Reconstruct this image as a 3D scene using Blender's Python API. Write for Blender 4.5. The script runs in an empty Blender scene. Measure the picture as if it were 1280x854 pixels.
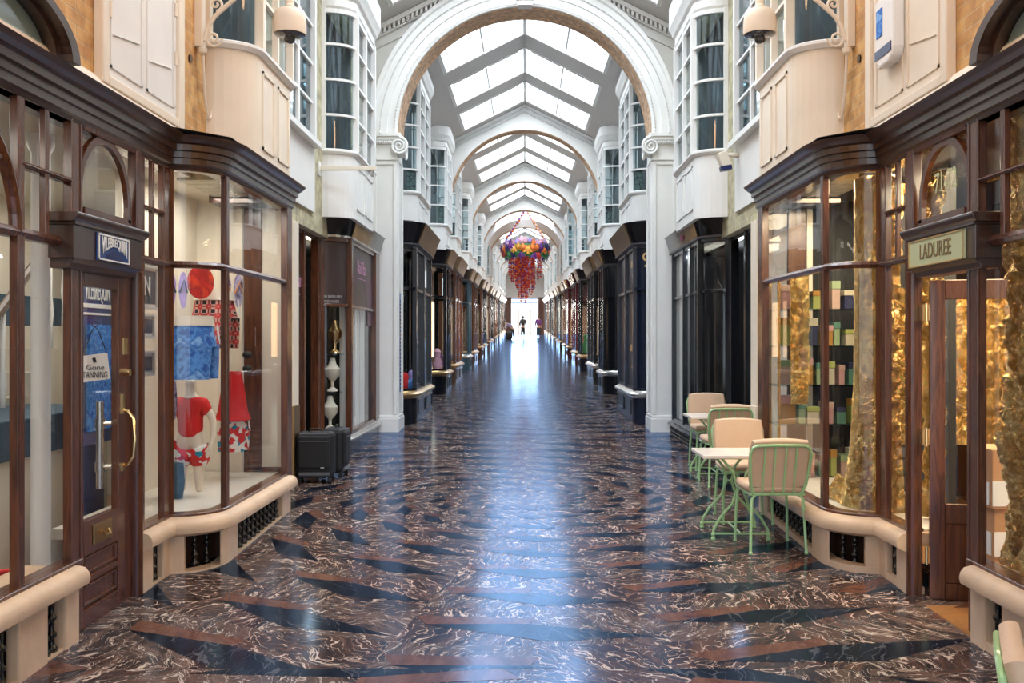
import bpy, bmesh, math, random
from mathutils import Vector, Matrix, noise
random.seed(7)
scn = bpy.context.scene
COL = scn.collection
PI = math.pi
def F(y): return 0.025 * y          # the arcade floor climbs gently away from the camera

# ------------------------------------------------------------------ materials
def newmat(name):
    m = bpy.data.materials.new(name); m.use_nodes = True
    nt = m.node_tree
    return m, nt, nt.nodes['Principled BSDF']
def P(name, col, rough=0.5, metal=0.0, bump=0.0, bscale=30.0, var=0.0, vscale=4.0, spec=0.5, emit=None, estr=0.0, coat=0.0):
    m, nt, b = newmat(name)
    b.inputs['Base Color'].default_value = (*col, 1)
    b.inputs['Roughness'].default_value = rough
    b.inputs['Metallic'].default_value = metal
    b.inputs['Specular IOR Level'].default_value = spec
    b.inputs['Coat Weight'].default_value = coat
    tc = nt.nodes.new('ShaderNodeTexCoord')
    if emit:
        b.inputs['Emission Color'].default_value = (*emit, 1); b.inputs['Emission Strength'].default_value = estr
    if var > 0:
        n = nt.nodes.new('ShaderNodeTexNoise'); n.inputs['Scale'].default_value = vscale; n.inputs['Detail'].default_value = 6
        nt.links.new(tc.outputs['Object'], n.inputs['Vector'])
        r = nt.nodes.new('ShaderNodeValToRGB')
        r.color_ramp.elements[0].position = 0.3; r.color_ramp.elements[1].position = 0.7
        r.color_ramp.elements[0].color = (*[max(0, c * (1 - var)) for c in col], 1)
        r.color_ramp.elements[1].color = (*[min(1, c * (1 + var)) for c in col], 1)
        nt.links.new(n.outputs['Fac'], r.inputs['Fac']); nt.links.new(r.outputs['Color'], b.inputs['Base Color'])
    if bump > 0:
        n2 = nt.nodes.new('ShaderNodeTexNoise'); n2.inputs['Scale'].default_value = bscale; n2.inputs['Detail'].default_value = 5
        nt.links.new(tc.outputs['Object'], n2.inputs['Vector'])
        bp = nt.nodes.new('ShaderNodeBump'); bp.inputs['Strength'].default_value = bump; bp.inputs['Distance'].default_value = 0.01
        nt.links.new(n2.outputs['Fac'], bp.inputs['Height']); nt.links.new(bp.outputs['Normal'], b.inputs['Normal'])
    return m
def wood(name, c1, c2, rough=0.25):
    m, nt, b = newmat(name)
    tc = nt.nodes.new('ShaderNodeTexCoord'); mp = nt.nodes.new('ShaderNodeMapping')
    mp.inputs['Scale'].default_value = (9, 9, 0.9)
    n = nt.nodes.new('ShaderNodeTexNoise'); n.inputs['Scale'].default_value = 3; n.inputs['Detail'].default_value = 8; n.inputs['Distortion'].default_value = 1.2
    r = nt.nodes.new('ShaderNodeValToRGB')
    r.color_ramp.elements[0].position = 0.35; r.color_ramp.elements[1].position = 0.65
    r.color_ramp.elements[0].color = (*c1, 1); r.color_ramp.elements[1].color = (*c2, 1)
    L = nt.links.new
    L(tc.outputs['Object'], mp.inputs['Vector']); L(mp.outputs['Vector'], n.inputs['Vector']); L(n.outputs['Fac'], r.inputs['Fac']); L(r.outputs['Color'], b.inputs['Base Color'])
    b.inputs['Roughness'].default_value = rough; b.inputs['Coat Weight'].default_value = 0.4; b.inputs['Coat Roughness'].default_value = 0.12
    return m
def brick(name, c1, c2, cm):
    m, nt, b = newmat(name); L = nt.links.new
    tc = nt.nodes.new('ShaderNodeTexCoord'); sx = nt.nodes.new('ShaderNodeSeparateXYZ'); cx = nt.nodes.new('ShaderNodeCombineXYZ')
    L(tc.outputs['Object'], sx.inputs[0]); L(sx.outputs['Y'], cx.inputs['X']); L(sx.outputs['Z'], cx.inputs['Y'])
    br = nt.nodes.new('ShaderNodeTexBrick')
    br.inputs['Scale'].default_value = 1; br.inputs['Brick Width'].default_value = 0.225; br.inputs['Row Height'].default_value = 0.075
    br.inputs['Mortar Size'].default_value = 0.005; br.inputs['Mortar Smooth'].default_value = 0.4
    br.inputs['Color1'].default_value = (*c1, 1); br.inputs['Color2'].default_value = (*c2, 1); br.inputs['Mortar'].default_value = (*cm, 1)
    L(cx.outputs[0], br.inputs['Vector'])
    n = nt.nodes.new('ShaderNodeTexNoise'); n.inputs['Scale'].default_value = 9; n.inputs['Detail'].default_value = 9; L(tc.outputs['Object'], n.inputs['Vector'])
    mx = nt.nodes.new('ShaderNodeMix'); mx.data_type = 'RGBA'; mx.blend_type = 'OVERLAY'; mx.inputs[0].default_value = 0.75
    L(br.outputs['Color'], mx.inputs[6]); L(n.outputs['Fac'], mx.inputs[7]); L(mx.outputs[2], b.inputs['Base Color'])
    ad = nt.nodes.new('ShaderNodeMath'); ad.operation = 'MULTIPLY_ADD'; ad.inputs[1].default_value = -1.0
    L(br.outputs['Fac'], ad.inputs[0]); L(n.outputs['Fac'], ad.inputs[2])
    bp = nt.nodes.new('ShaderNodeBump'); bp.inputs['Strength'].default_value = 0.5; bp.inputs['Distance'].default_value = 0.01
    L(ad.outputs[0], bp.inputs['Height']); L(bp.outputs['Normal'], b.inputs['Normal']); b.inputs['Roughness'].default_value = 0.85
    return m
def glass(name, tint=(1, 1, 1), refl=1.0):
    m = bpy.data.materials.new(name); m.use_nodes = True; nt = m.node_tree; nt.nodes.clear(); L = nt.links.new
    o = nt.nodes.new('ShaderNodeOutputMaterial'); mx = nt.nodes.new('ShaderNodeMixShader')
    t = nt.nodes.new('ShaderNodeBsdfTransparent'); t.inputs[0].default_value = (*tint, 1)
    g = nt.nodes.new('ShaderNodeBsdfGlossy'); g.inputs['Roughness'].default_value = 0.0
    f = nt.nodes.new('ShaderNodeLayerWeight'); f.inputs['Blend'].default_value = 0.5
    pw = nt.nodes.new('ShaderNodeMath'); pw.operation = 'POWER'; pw.inputs[1].default_value = 4.6; L(f.outputs['Facing'], pw.inputs[0])
    k = nt.nodes.new('ShaderNodeMath'); k.operation = 'MULTIPLY_ADD'; k.inputs[1].default_value = 0.55 * refl; k.inputs[2].default_value = 0.025 * refl; k.use_clamp = True
    L(pw.outputs[0], k.inputs[0]); L(k.outputs[0], mx.inputs[0]); L(t.outputs[0], mx.inputs[1]); L(g.outputs[0], mx.inputs[2]); L(mx.outputs[0], o.inputs[0])
    return m
def marble(name, base, base2, vein, vscale, amount, rough=0.15):
    m, nt, b = newmat(name); L = nt.links.new
    uv = nt.nodes.new('ShaderNodeUVMap'); uv.uv_map = 'UVMap'
    # warp the slab coordinates
    nw = nt.nodes.new('ShaderNodeTexNoise'); nw.inputs['Scale'].default_value = 2.2; nw.inputs['Detail'].default_value = 4
    L(uv.outputs[0], nw.inputs['Vector'])
    sub = nt.nodes.new('ShaderNodeVectorMath'); sub.operation = 'SUBTRACT'; sub.inputs[1].default_value = (0.5, 0.5, 0.5)
    L(nw.outputs['Color'], sub.inputs[0])
    sc = nt.nodes.new('ShaderNodeVectorMath'); sc.operation = 'SCALE'; sc.inputs['Scale'].default_value = 0.45
    L(sub.outputs[0], sc.inputs[0])
    ad = nt.nodes.new('ShaderNodeVectorMath'); ad.operation = 'ADD'; L(uv.outputs[0], ad.inputs[0]); L(sc.outputs[0], ad.inputs[1])
    mp = nt.nodes.new('ShaderNodeMapping'); mp.inputs['Scale'].default_value = (0.55, 2.6, 1); L(ad.outputs[0], mp.inputs['Vector'])
    facs = []
    def mk_vein(sc_, aniso, w0, w1, detail, dist, off):
        m2 = nt.nodes.new('ShaderNodeMapping'); m2.inputs['Scale'].default_value = (1, aniso, 1); m2.inputs['Location'].default_value = (off, off * 2, 0); L(ad.outputs[0], m2.inputs['Vector'])
        nn = nt.nodes.new('ShaderNodeTexNoise'); nn.inputs['Scale'].default_value = sc_; nn.inputs['Detail'].default_value = detail; nn.inputs['Roughness'].default_value = 0.45; nn.inputs['Distortion'].default_value = dist
        L(m2.outputs[0], nn.inputs['Vector'])
        s1 = nt.nodes.new('ShaderNodeMath'); s1.operation = 'SUBTRACT'; s1.inputs[1].default_value = 0.5; L(nn.outputs['Fac'], s1.inputs[0])
        s2 = nt.nodes.new('ShaderNodeMath'); s2.operation = 'ABSOLUTE'; L(s1.outputs[0], s2.inputs[0])
        wn = nt.nodes.new('ShaderNodeTexNoise'); wn.inputs['Scale'].default_value = sc_ * 1.3; wn.inputs['Detail'].default_value = 3; L(m2.outputs[0], wn.inputs['Vector'])
        wr = nt.nodes.new('ShaderNodeMapRange'); wr.inputs['From Min'].default_value = 0.45; wr.inputs['From Max'].default_value = 0.72; wr.inputs['To Min'].default_value = w0; wr.inputs['To Max'].default_value = w1; L(wn.outputs['Fac'], wr.inputs['Value'])
        dv = nt.nodes.new('ShaderNodeMath'); dv.operation = 'DIVIDE'; L(s2.outputs[0], dv.inputs[0]); L(wr.outputs[0], dv.inputs[1])
        rr = nt.nodes.new('ShaderNodeMapRange'); rr.inputs['From Min'].default_value = 0.5; rr.inputs['From Max'].default_value = 1.5; rr.inputs['To Min'].default_value = 1; rr.inputs['To Max'].default_value = 0
        L(dv.outputs[0], rr.inputs['Value']); return rr
    k = vscale / 3.0
    vs_ = [mk_vein(1.7 * k, 5.5, .0006, .016, 3, .35, 0), mk_vein(3.6 * k, 4.5, .0006, .017, 3, .5, 7), mk_vein(5.5 * k, 1.6, .0006, .016, 2, .8, 13)]
    m1 = nt.nodes.new('ShaderNodeMath'); m1.operation = 'MAXIMUM'; L(vs_[0].outputs[0], m1.inputs[0]); L(vs_[1].outputs[0], m1.inputs[1])
    mxm = nt.nodes.new('ShaderNodeMath'); mxm.operation = 'MAXIMUM'; L(m1.outputs[0], mxm.inputs[0]); L(vs_[2].outputs[0], mxm.inputs[1])
    am = nt.nodes.new('ShaderNodeMath'); am.operation = 'MULTIPLY'; am.inputs[1].default_value = amount; L(mxm.outputs[0], am.inputs[0])
    n = nt.nodes.new('ShaderNodeTexNoise'); n.inputs['Scale'].default_value = 3.5; n.inputs['Detail'].default_value = 9; n.inputs['Roughness'].default_value = 0.65
    L(mp.outputs[0], n.inputs['Vector'])
    r = nt.nodes.new('ShaderNodeValToRGB'); r.color_ramp.elements[0].position = 0.38; r.color_ramp.elements[1].position = 0.66
    r.color_ramp.elements[0].color = (*base, 1); r.color_ramp.elements[1].color = (*base2, 1); L(n.outputs['Fac'], r.inputs['Fac'])
    mx = nt.nodes.new('ShaderNodeMix'); mx.data_type = 'RGBA'; L(am.outputs[0], mx.inputs[0]); L(r.outputs['Color'], mx.inputs[6]); mx.inputs[7].default_value = (*vein, 1)
    nb = nt.nodes.new('ShaderNodeTexNoise'); nb.inputs['Scale'].default_value = 3.0; nb.inputs['Detail'].default_value = 2; L(uv.outputs[0], nb.inputs['Vector'])
    bp = nt.nodes.new('ShaderNodeBump'); bp.inputs['Strength'].default_value = 0.12; bp.inputs['Distance'].default_value = 0.02
    L(nb.outputs['Fac'], bp.inputs['Height'])
    nt.nodes.remove(b); out = [n_ for n_ in nt.nodes if n_.type == 'OUTPUT_MATERIAL'][0]
    df = nt.nodes.new('ShaderNodeBsdfDiffuse'); L(mx.outputs[2], df.inputs['Color'])
    gl = nt.nodes.new('ShaderNodeBsdfGlossy'); gl.inputs['Color'].default_value = (0.36, 0.60, 1.0, 1); gl.inputs['Roughness'].default_value = rough  # blue cast of the light put into the reflection colour
    L(bp.outputs['Normal'], gl.inputs['Normal'])
    fr = nt.nodes.new('ShaderNodeFresnel'); fr.inputs['IOR'].default_value = 1.55; L(bp.outputs['Normal'], fr.inputs['Normal'])
    ms = nt.nodes.new('ShaderNodeMixShader'); L(fr.outputs[0], ms.inputs[0]); L(df.outputs[0], ms.inputs[1]); L(gl.outputs[0], ms.inputs[2]); L(ms.outputs[0], out.inputs['Surface'])
    return m
def foil(name, c=(1.0, 0.66, 0.20), scale=26.0, strength=1.0):
    m, nt, b = newmat(name); L = nt.links.new
    tc = nt.nodes.new('ShaderNodeTexCoord')
    v = nt.nodes.new('ShaderNodeTexVoronoi'); v.inputs['Scale'].default_value = scale; v.distance = 'CHEBYCHEV'
    n = nt.nodes.new('ShaderNodeTexNoise'); n.inputs['Scale'].default_value = scale * 0.8; n.inputs['Detail'].default_value = 5; n.inputs['Distortion'].default_value = 1.5
    L(tc.outputs['Object'], n.inputs['Vector'])
    ad = nt.nodes.new('ShaderNodeVectorMath'); ad.operation = 'ADD'; L(tc.outputs['Object'], ad.inputs[0]); L(n.outputs['Color'], ad.inputs[1]); L(ad.outputs[0], v.inputs['Vector'])
    su = nt.nodes.new('ShaderNodeMath'); L(v.outputs['Distance'], su.inputs[0]); L(n.outputs['Fac'], su.inputs[1])
    bp = nt.nodes.new('ShaderNodeBump'); bp.inputs['Strength'].default_value = strength; bp.inputs['Distance'].default_value = 0.09
    L(su.outputs[0], bp.inputs['Height']); L(bp.outputs['Normal'], b.inputs['Normal'])
    v2 = nt.nodes.new('ShaderNodeTexVoronoi'); v2.inputs['Scale'].default_value = scale * 1.1; L(ad.outputs[0], v2.inputs['Vector'])
    sp = nt.nodes.new('ShaderNodeSeparateColor'); L(v2.outputs['Color'], sp.inputs[0])
    rp = nt.nodes.new('ShaderNodeValToRGB'); rp.color_ramp.elements[0].position = 0.1; rp.color_ramp.elements[1].position = 0.85
    rp.color_ramp.elements[0].color = (.72, .40, .10, 1); rp.color_ramp.elements[1].color = (1.0, .84, .42, 1)  # dark creases and bright glints put into the foil colour
    L(sp.outputs[0], rp.inputs['Fac']); L(rp.outputs['Color'], b.inputs['Base Color']); b.inputs['Metallic'].default_value = 0.8; b.inputs['Roughness'].default_value = 0.25
    return m
def pattern(name, cols, scale, kind='spots'):
    m, nt, b = newmat(name); L = nt.links.new
    tc = nt.nodes.new('ShaderNodeTexCoord'); r = nt.nodes.new('ShaderNodeValToRGB'); r.color_ramp.interpolation = 'CONSTANT'
    while len(r.color_ramp.elements) < len(cols): r.color_ramp.elements.new(0.5)
    for i, c in enumerate(cols):
        r.color_ramp.elements[i].position = i / len(cols); r.color_ramp.elements[i].color = (*c, 1)
    if kind == 'spots':
        t = nt.nodes.new('ShaderNodeTexVoronoi'); t.inputs['Scale'].default_value = scale
        s = nt.nodes.new('ShaderNodeSeparateColor'); L(tc.outputs['Object'], t.inputs['Vector']); L(t.outputs['Color'], s.inputs[0]); L(s.outputs[0], r.inputs['Fac'])
    elif kind == 'cloud':
        t = nt.nodes.new('ShaderNodeTexNoise'); t.inputs['Scale'].default_value = scale; t.inputs['Detail'].default_value = 6
        r.color_ramp.interpolation = 'LINEAR'
        for i in range(len(cols)): r.color_ramp.elements[i].position = 0.35 + 0.3 * i / max(1, len(cols) - 1)
        L(tc.outputs['Object'], t.inputs['Vector']); L(t.outputs['Fac'], r.inputs['Fac'])
    elif kind == 'check':
        sx = nt.nodes.new('ShaderNodeSeparateXYZ'); L(tc.outputs['Object'], sx.inputs[0])
        prev = None
        for a, ph, wt in (('X', .0, .34), ('Z', .0, .34), ('X', .62, .16), ('Z', .62, .16)):
            k = nt.nodes.new('ShaderNodeMath'); k.operation = 'MULTIPLY_ADD'; k.inputs[1].default_value = scale; k.inputs[2].default_value = ph; L(sx.outputs[a], k.inputs[0])
            f = nt.nodes.new('ShaderNodeMath'); f.operation = 'FRACT'; L(k.outputs[0], f.inputs[0])
            g = nt.nodes.new('ShaderNodeMath'); g.operation = 'GREATER_THAN'; g.inputs[1].default_value = .55 if wt > .2 else .85; L(f.outputs[0], g.inputs[0])
            h = nt.nodes.new('ShaderNodeMath'); h.operation = 'MULTIPLY_ADD'; h.inputs[1].default_value = wt; L(g.outputs[0], h.inputs[0])
            if prev is not None: L(prev.outputs[0], h.inputs[2])
            else: h.inputs[2].default_value = 0.02
            prev = h
        L(prev.outputs[0], r.inputs['Fac'])
    elif kind == 'stripe':
        sx = nt.nodes.new('ShaderNodeSeparateXYZ'); L(tc.outputs['Object'], sx.inputs[0])
        k = nt.nodes.new('ShaderNodeMath'); k.operation = 'MULTIPLY'; k.inputs[1].default_value = scale; L(sx.outputs['Y'], k.inputs[0])
        k2 = nt.nodes.new('ShaderNodeMath'); k2.operation = 'MULTIPLY_ADD'; k2.inputs[1].default_value = scale; L(sx.outputs['X'], k2.inputs[0]); L(k.outputs[0], k2.inputs[2])
        f = nt.nodes.new('ShaderNodeMath'); f.operation = 'FRACT'; L(k2.outputs[0], f.inputs[0])
        L(f.outputs[0], r.inputs['Fac'])
    L(r.outputs['Color'], b.inputs['Base Color']); b.inputs['Roughness'].default_value = 0.85
    return m

M = {}
M['mahog'] = wood('mahogany', (0.060, 0.020, 0.009), (0.135, 0.044, 0.017), 0.27)
M['mahog_dark'] = wood('dark mahogany', (0.038, 0.018, 0.012), (0.062, 0.028, 0.017), 0.28)
M['oakfloor'] = wood('honey boards', (0.30, 0.13, 0.04), (0.42, 0.20, 0.07), 0.3)
M['stone'] = P('honed sandstone', (0.62, 0.44, 0.29), 0.55, bump=0.15, bscale=60, var=0.12, vscale=5)
M['white'] = P('white gloss paint', (0.80, 0.80, 0.78), 0.38, bump=0.04, bscale=18, var=0.03, vscale=3)
M['cream'] = P('cream paint', (0.80, 0.71, 0.58), 0.45, bump=0.05, bscale=14, var=0.05, vscale=3)
M['plaster'] = P('white plaster', (0.78, 0.77, 0.74), 0.65, bump=0.08, bscale=12, var=0.05, vscale=2)
M['ceil'] = P('grey ceiling plaster', (0.60, 0.58, 0.56), 0.7, bump=0.05, bscale=12, var=0.03)
M['soffit'] = P('tan ornament plaster', (0.60, 0.40, 0.26), 0.6, bump=1.0, bscale=14, var=0.4, vscale=16)
M['brick'] = brick('amber stock brick', (0.64, 0.38, 0.15), (0.50, 0.27, 0.10), (0.56, 0.40, 0.22))
M['brick_pale'] = brick('pale stock brick', (0.52, 0.47, 0.30), (0.44, 0.40, 0.26), (0.50, 0.47, 0.36))
M['glass'] = glass('shop glass', (0.98, 0.985, 0.985), 1.0)
M['glass_up'] = glass('upper window glass', (0.78, 0.87, 0.90), 1.4)
M['glass_sky'] = glass('skylight glass', (1, 1, 1), 0.5)
M['iron'] = P('black iron', (0.008, 0.008, 0.009), 0.22, coat=0.5)
M['blackgloss'] = P('black gloss paint', (0.007, 0.008, 0.011), 0.2, coat=0.15)
M['navy'] = P('near black navy paint', (0.008, 0.012, 0.028), 0.28, coat=0.1)
M['burg'] = P('burgundy paint', (0.075, 0.008, 0.014), 0.2, coat=0.5)
M['fascia_black'] = P('satin black fascia', (0.010, 0.009, 0.012), 0.3, spec=0.3)
M['teal'] = P('teal paint', (0.02, 0.07, 0.10), 0.3)
M['brownfilm'] = P('aubergine brown film', (0.050, 0.030, 0.030), 0.35)
M['grad'] = P('plum film', (0.09, 0.028, 0.055), 0.35)
M['darkin'] = P('dark interior', (0.02, 0.022, 0.026), 0.8)
M['roomin'] = P('curtained room', (0.075, 0.082, 0.088), 0.8, var=0.5, vscale=2)
M['bronze'] = P('polished bronze', (0.42, 0.27, 0.12), 0.3, metal=0.9)
M['steel'] = P('brushed steel', (0.62, 0.60, 0.56), 0.25, metal=0.9)
M['brass'] = P('brass', (0.80, 0.56, 0.25), 0.25, metal=1.0)
M['gilt'] = P('gilt lettering', (0.75, 0.52, 0.22), 0.35, metal=0.7)
M['green'] = P('pistachio enamel', (0.36, 0.60, 0.28), 0.32, coat=0.3)
M['cushion'] = P('beige leatherette', (0.62, 0.43, 0.29), 0.6, bump=0.2, bscale=90, var=0.05)
M['pipe'] = P('brown piping', (0.30, 0.19, 0.12), 0.6)
M['tabletop'] = P('white marble top', (0.80, 0.74, 0.67), 0.2, var=0.05, vscale=6)
M['foil'] = foil('crumpled gold foil', scale=12.0)
M['blackcase'] = P('black luggage nylon', (0.006, 0.006, 0.008), 0.65, bump=0.3, bscale=200)
M['rubber'] = P('black rubber', (0.01, 0.01, 0.01), 0.5)
M['greyplastic'] = P('grey plastic', (0.10, 0.10, 0.11), 0.4)
M['camdome'] = P('smoked dome', (0.02, 0.018, 0.016), 0.05, coat=1)
M['cardboard'] = P('brown cardboard', (0.50, 0.27, 0.13), 0.75, var=0.06)
M['paper'] = P('white paper', (0.82, 0.82, 0.80), 0.7)
M['redink'] = P('red print', (0.55, 0.03, 0.02), 0.6)
M['ink'] = P('black print', (0.02, 0.02, 0.02), 0.6)
M['blueplate'] = P('blue enamel plate', (0.012, 0.045, 0.20), 0.25, coat=0.5)
M['navyplate'] = P('deep blue enamel', (0.006, 0.015, 0.10), 0.25)
M['bluestrip'] = P('blue vinyl', (0.03, 0.16, 0.42), 0.4)
M['signgreen'] = P('celadon sign enamel', (0.52, 0.58, 0.35), 0.35)
M['signtext'] = P('olive lettering', (0.20, 0.14, 0.06), 0.5)
M['mannequin'] = P('cream mannequin resin', (0.72, 0.62, 0.49), 0.4)
M['skin'] = P('skin', (0.50, 0.30, 0.21), 0.5)
M['hair'] = P('dark hair', (0.03, 0.018, 0.012), 0.6)
M['redshirt'] = P('red cotton', (0.62, 0.012, 0.012), 0.85, var=0.12, vscale=8)
M['redbright'] = pattern('red and black print', [(0.55, 0.02, 0.01), (0.30, 0.01, 0.01), (0.60, 0.04, 0.01)], 9, 'cloud')
M['bluecam'] = pattern('blue cloud print', [(0.02, 0.10, 0.42), (0.10, 0.32, 0.75), (0.02, 0.13, 0.50), (0.22, 0.45, 0.80)], 12, 'cloud')
M['plaid'] = pattern('red plaid', [(0.55, 0.04, 0.04), (0.60, 0.34, 0.28), (0.22, 0.015, 0.02), (0.02, 0.012, 0.02), (0.30, 0.10, 0.10)], 14, 'check')
M['floral'] = pattern('red white and teal print', [(0.80, 0.77, 0.72), (0.60, 0.02, 0.02), (0.62, 0.02, 0.02), (0.80, 0.77, 0.72), (0.01, 0.22, 0.33)], 24, 'spots')
M['denim'] = P('dark denim', (0.03, 0.07, 0.11), 0.8, var=0.2, vscale=20)
M['canvas'] = P('ivory canvas', (0.78, 0.72, 0.60), 0.8)
M['violetprint'] = pattern('violet print', [(0.10, 0.08, 0.25), (0.45, 0.42, 0.6), (0.05, 0.04, 0.12)], 14, 'cloud')
M['orange'] = P('orange strap', (0.65, 0.25, 0.05), 0.6)
M['pinktext'] = P('pink vinyl', (0.62, 0.30, 0.48), 0.4)
M['whitetext'] = P('white vinyl', (0.75, 0.75, 0.75), 0.4)
M['pinkblob'] = P('magenta vinyl', (0.40, 0.03, 0.16), 0.4)
M['curtain'] = P('pale blind', (0.62, 0.60, 0.56), 0.7)
M['shopwall'] = P('shop cream wall', (0.62, 0.57, 0.48), 0.7)
M['shopbeige'] = P('shop beige floor', (0.48, 0.42, 0.32), 0.4)
M['glow'] = P('warm lamp', (1, 0.8, 0.55), 0.5, emit=(1.0, 0.62, 0.30), estr=2.6)  # glowing panel in place of the lamplight inside a shop
M['glow_white'] = P('white glow', (1, 0.95, 0.85), 0.5, emit=(1.0, 0.80, 0.58), estr=1.6)  # whiter glowing panel for the brightest window
M['pave'] = P('pale paving', (0.7, 0.68, 0.64), 0.8, var=0.1)
for nm, c in (('f_orange', (0.80, 0.20, 0.03)), ('f_red', (0.55, 0.03, 0.03)), ('f_purple', (0.14, 0.03, 0.22)), ('f_pink', (0.75, 0.40, 0.50)),
              ('f_lilac', (0.42, 0.32, 0.70)), ('f_green', (0.05, 0.22, 0.08)), ('f_amber', (0.75, 0.36, 0.05)), ('f_navy', (0.04, 0.03, 0.16))):
    M[nm] = P(nm[2:] + ' paper petals', c, 0.6, var=0.15, vscale=20)
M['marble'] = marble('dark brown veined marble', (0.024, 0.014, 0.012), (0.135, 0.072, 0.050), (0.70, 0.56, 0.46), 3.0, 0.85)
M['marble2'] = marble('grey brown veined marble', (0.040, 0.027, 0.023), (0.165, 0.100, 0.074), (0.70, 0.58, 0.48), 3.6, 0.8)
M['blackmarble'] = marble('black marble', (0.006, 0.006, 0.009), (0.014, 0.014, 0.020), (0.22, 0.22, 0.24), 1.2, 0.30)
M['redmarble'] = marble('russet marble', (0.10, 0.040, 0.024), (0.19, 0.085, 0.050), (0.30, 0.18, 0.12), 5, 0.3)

# ------------------------------------------------------------------ geometry helpers
class MB:
    def __init__(self, s=1): self.bm = bmesh.new(); self.s = s; self.mi = 0; self.uv = None
    def v(self, d, y, z): return self.bm.verts.new((self.s * d, y, z))
    def face(self, vs):
        try:
            f = self.bm.faces.new(vs); f.material_index = self.mi; return f
        except ValueError: return None
    def poly(self, pts): return self.face([self.v(*p) for p in pts])
    def box(self, d0, d1, y0, y1, z0, z1):
        c = [self.v(d, y, z) for z in (z0, z1) for y in (y0, y1) for d in (d0, d1)]
        for q in ((0, 2, 3, 1), (4, 5, 7, 6), (0, 1, 5, 4), (2, 6, 7, 3), (0, 4, 6, 2), (1, 3, 7, 5)): self.face([c[i] for i in q])
    def obox(self, c, ax, ay, az):
        c = Vector(c); ax, ay, az = Vector(ax), Vector(ay), Vector(az)
        V = [self.v(*(c + ax * i + ay * j + az * k)) for k in (-1, 1) for j in (-1, 1) for i in (-1, 1)]
        for q in ((0, 2, 3, 1), (4, 5, 7, 6), (0, 1, 5, 4), (2, 6, 7, 3), (0, 4, 6, 2), (1, 3, 7, 5)): self.face([V[i] for i in q])
    def prism(self, plan, z0, z1):
        a = [self.v(d, y, z0) for d, y in plan]; b = [self.v(d, y, z1) for d, y in plan]; n = len(plan)
        self.face(a); self.face(b)
        for i in range(n): self.face([a[i], a[(i + 1) % n], b[(i + 1) % n], b[i]])
    def yprism(self, prof, y0, y1):      # prof in (d,z)
        a = [self.v(d, y0, z) for d, z in prof]; b = [self.v(d, y1, z) for d, z in prof]; n = len(prof)
        self.face(a); self.face(b)
        for i in range(n): self.face([a[i], a[(i + 1) % n], b[(i + 1) % n], b[i]])
    def xprism(self, prof, d0, d1):      # prof in (y,z)
        a = [self.v(d0, y, z) for y, z in prof]; b = [self.v(d1, y, z) for y, z in prof]; n = len(prof)
        self.face(a); self.face(b)
        for i in range(n): self.face([a[i], a[(i + 1) % n], b[(i + 1) % n], b[i]])
    def sweep(self, path, prof, zf=None):
        n = len(path); rings = []
        for i in range(n):
            t0 = Vector(path[i]) - Vector(path[i - 1]) if i > 0 else None
            t1 = Vector(path[i + 1]) - Vector(path[i]) if i < n - 1 else None
            if t0 is None: t0 = t1
            if t1 is None: t1 = t0
            t0 = t0.normalized(); t1 = t1.normalized()
            n0 = Vector((-t0.y, t0.x)); n1 = Vector((-t1.y, t1.x))
            m = (n0 + n1); m.normalize(); k = 1 / max(0.45, m.dot(n0))
            rings.append([self.v(path[i][0] + m.x * k * o, path[i][1] + m.y * k * o, z + (zf(path[i][1]) if zf else 0)) for o, z in prof])
        q = len(prof)
        for i in range(n - 1):
            for j in range(q): self.face([rings[i][j], rings[i][(j + 1) % q], rings[i + 1][(j + 1) % q], rings[i + 1][j]])
        self.face(rings[0]); self.face(rings[-1])
    def post(self, p, ang, w, dep, z0, z1):   # centred post in plan, ang = tangent angle
        t = Vector((math.cos(ang), math.sin(ang))); nn = Vector((-t.y, t.x)); p = Vector(p)
        pl = [p + t * w / 2 + nn * dep / 2, p - t * w / 2 + nn * dep / 2, p - t * w / 2 - nn * dep / 2, p + t * w / 2 - nn * dep / 2]
        self.prism([(q.x, q.y) for q in pl], z0, z1)
    def tube(self, pts, r, seg=8, closed=False):
        pts = [Vector(p) for p in pts]; n = len(pts); rs = r if isinstance(r, (list, tuple)) else [r] * n
        rings = []; up = None
        for i in range(n):
            if closed: t = pts[(i + 1) % n] - pts[i - 1]
            else: t = pts[min(i + 1, n - 1)] - pts[max(i - 1, 0)]
            t.normalize()
            if up is None:
                up = Vector((0, 0, 1)) if abs(t.z) < 0.9 else Vector((1, 0, 0))
            a = (up - t * up.dot(t)).normalized(); b = t.cross(a); up = a
            rings.append([self.v(*(pts[i] + (a * math.cos(2 * PI * k / seg) + b * math.sin(2 * PI * k / seg)) * rs[i])) for k in range(seg)])
        m = n if closed else n - 1
        for i in range(m):
            A, B = rings[i], rings[(i + 1) % n]
            for k in range(seg): self.face([A[k], A[(k + 1) % seg], B[(k + 1) % seg], B[k]])
        if not closed: self.face(rings[0]); self.face(rings[-1])
    def lathe(self, c, prof, seg=20, a0=0, a1=2 * PI):
        full = abs(a1 - a0 - 2 * PI) < 1e-4; n = seg if full else seg + 1; rings = []
        for r, z in prof:
            rings.append([self.v(c[0] + r * math.cos(a0 + (a1 - a0) * k / seg), c[1] + r * math.sin(a0 + (a1 - a0) * k / seg), c[2] + z) for k in range(n)])
        for i in range(len(prof) - 1):
            for k in range(n if full else n - 1): self.face([rings[i][k], rings[i][(k + 1) % n], rings[i + 1][(k + 1) % n], rings[i + 1][k]])
        self.face(rings[0]); self.face(rings[-1])
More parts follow.
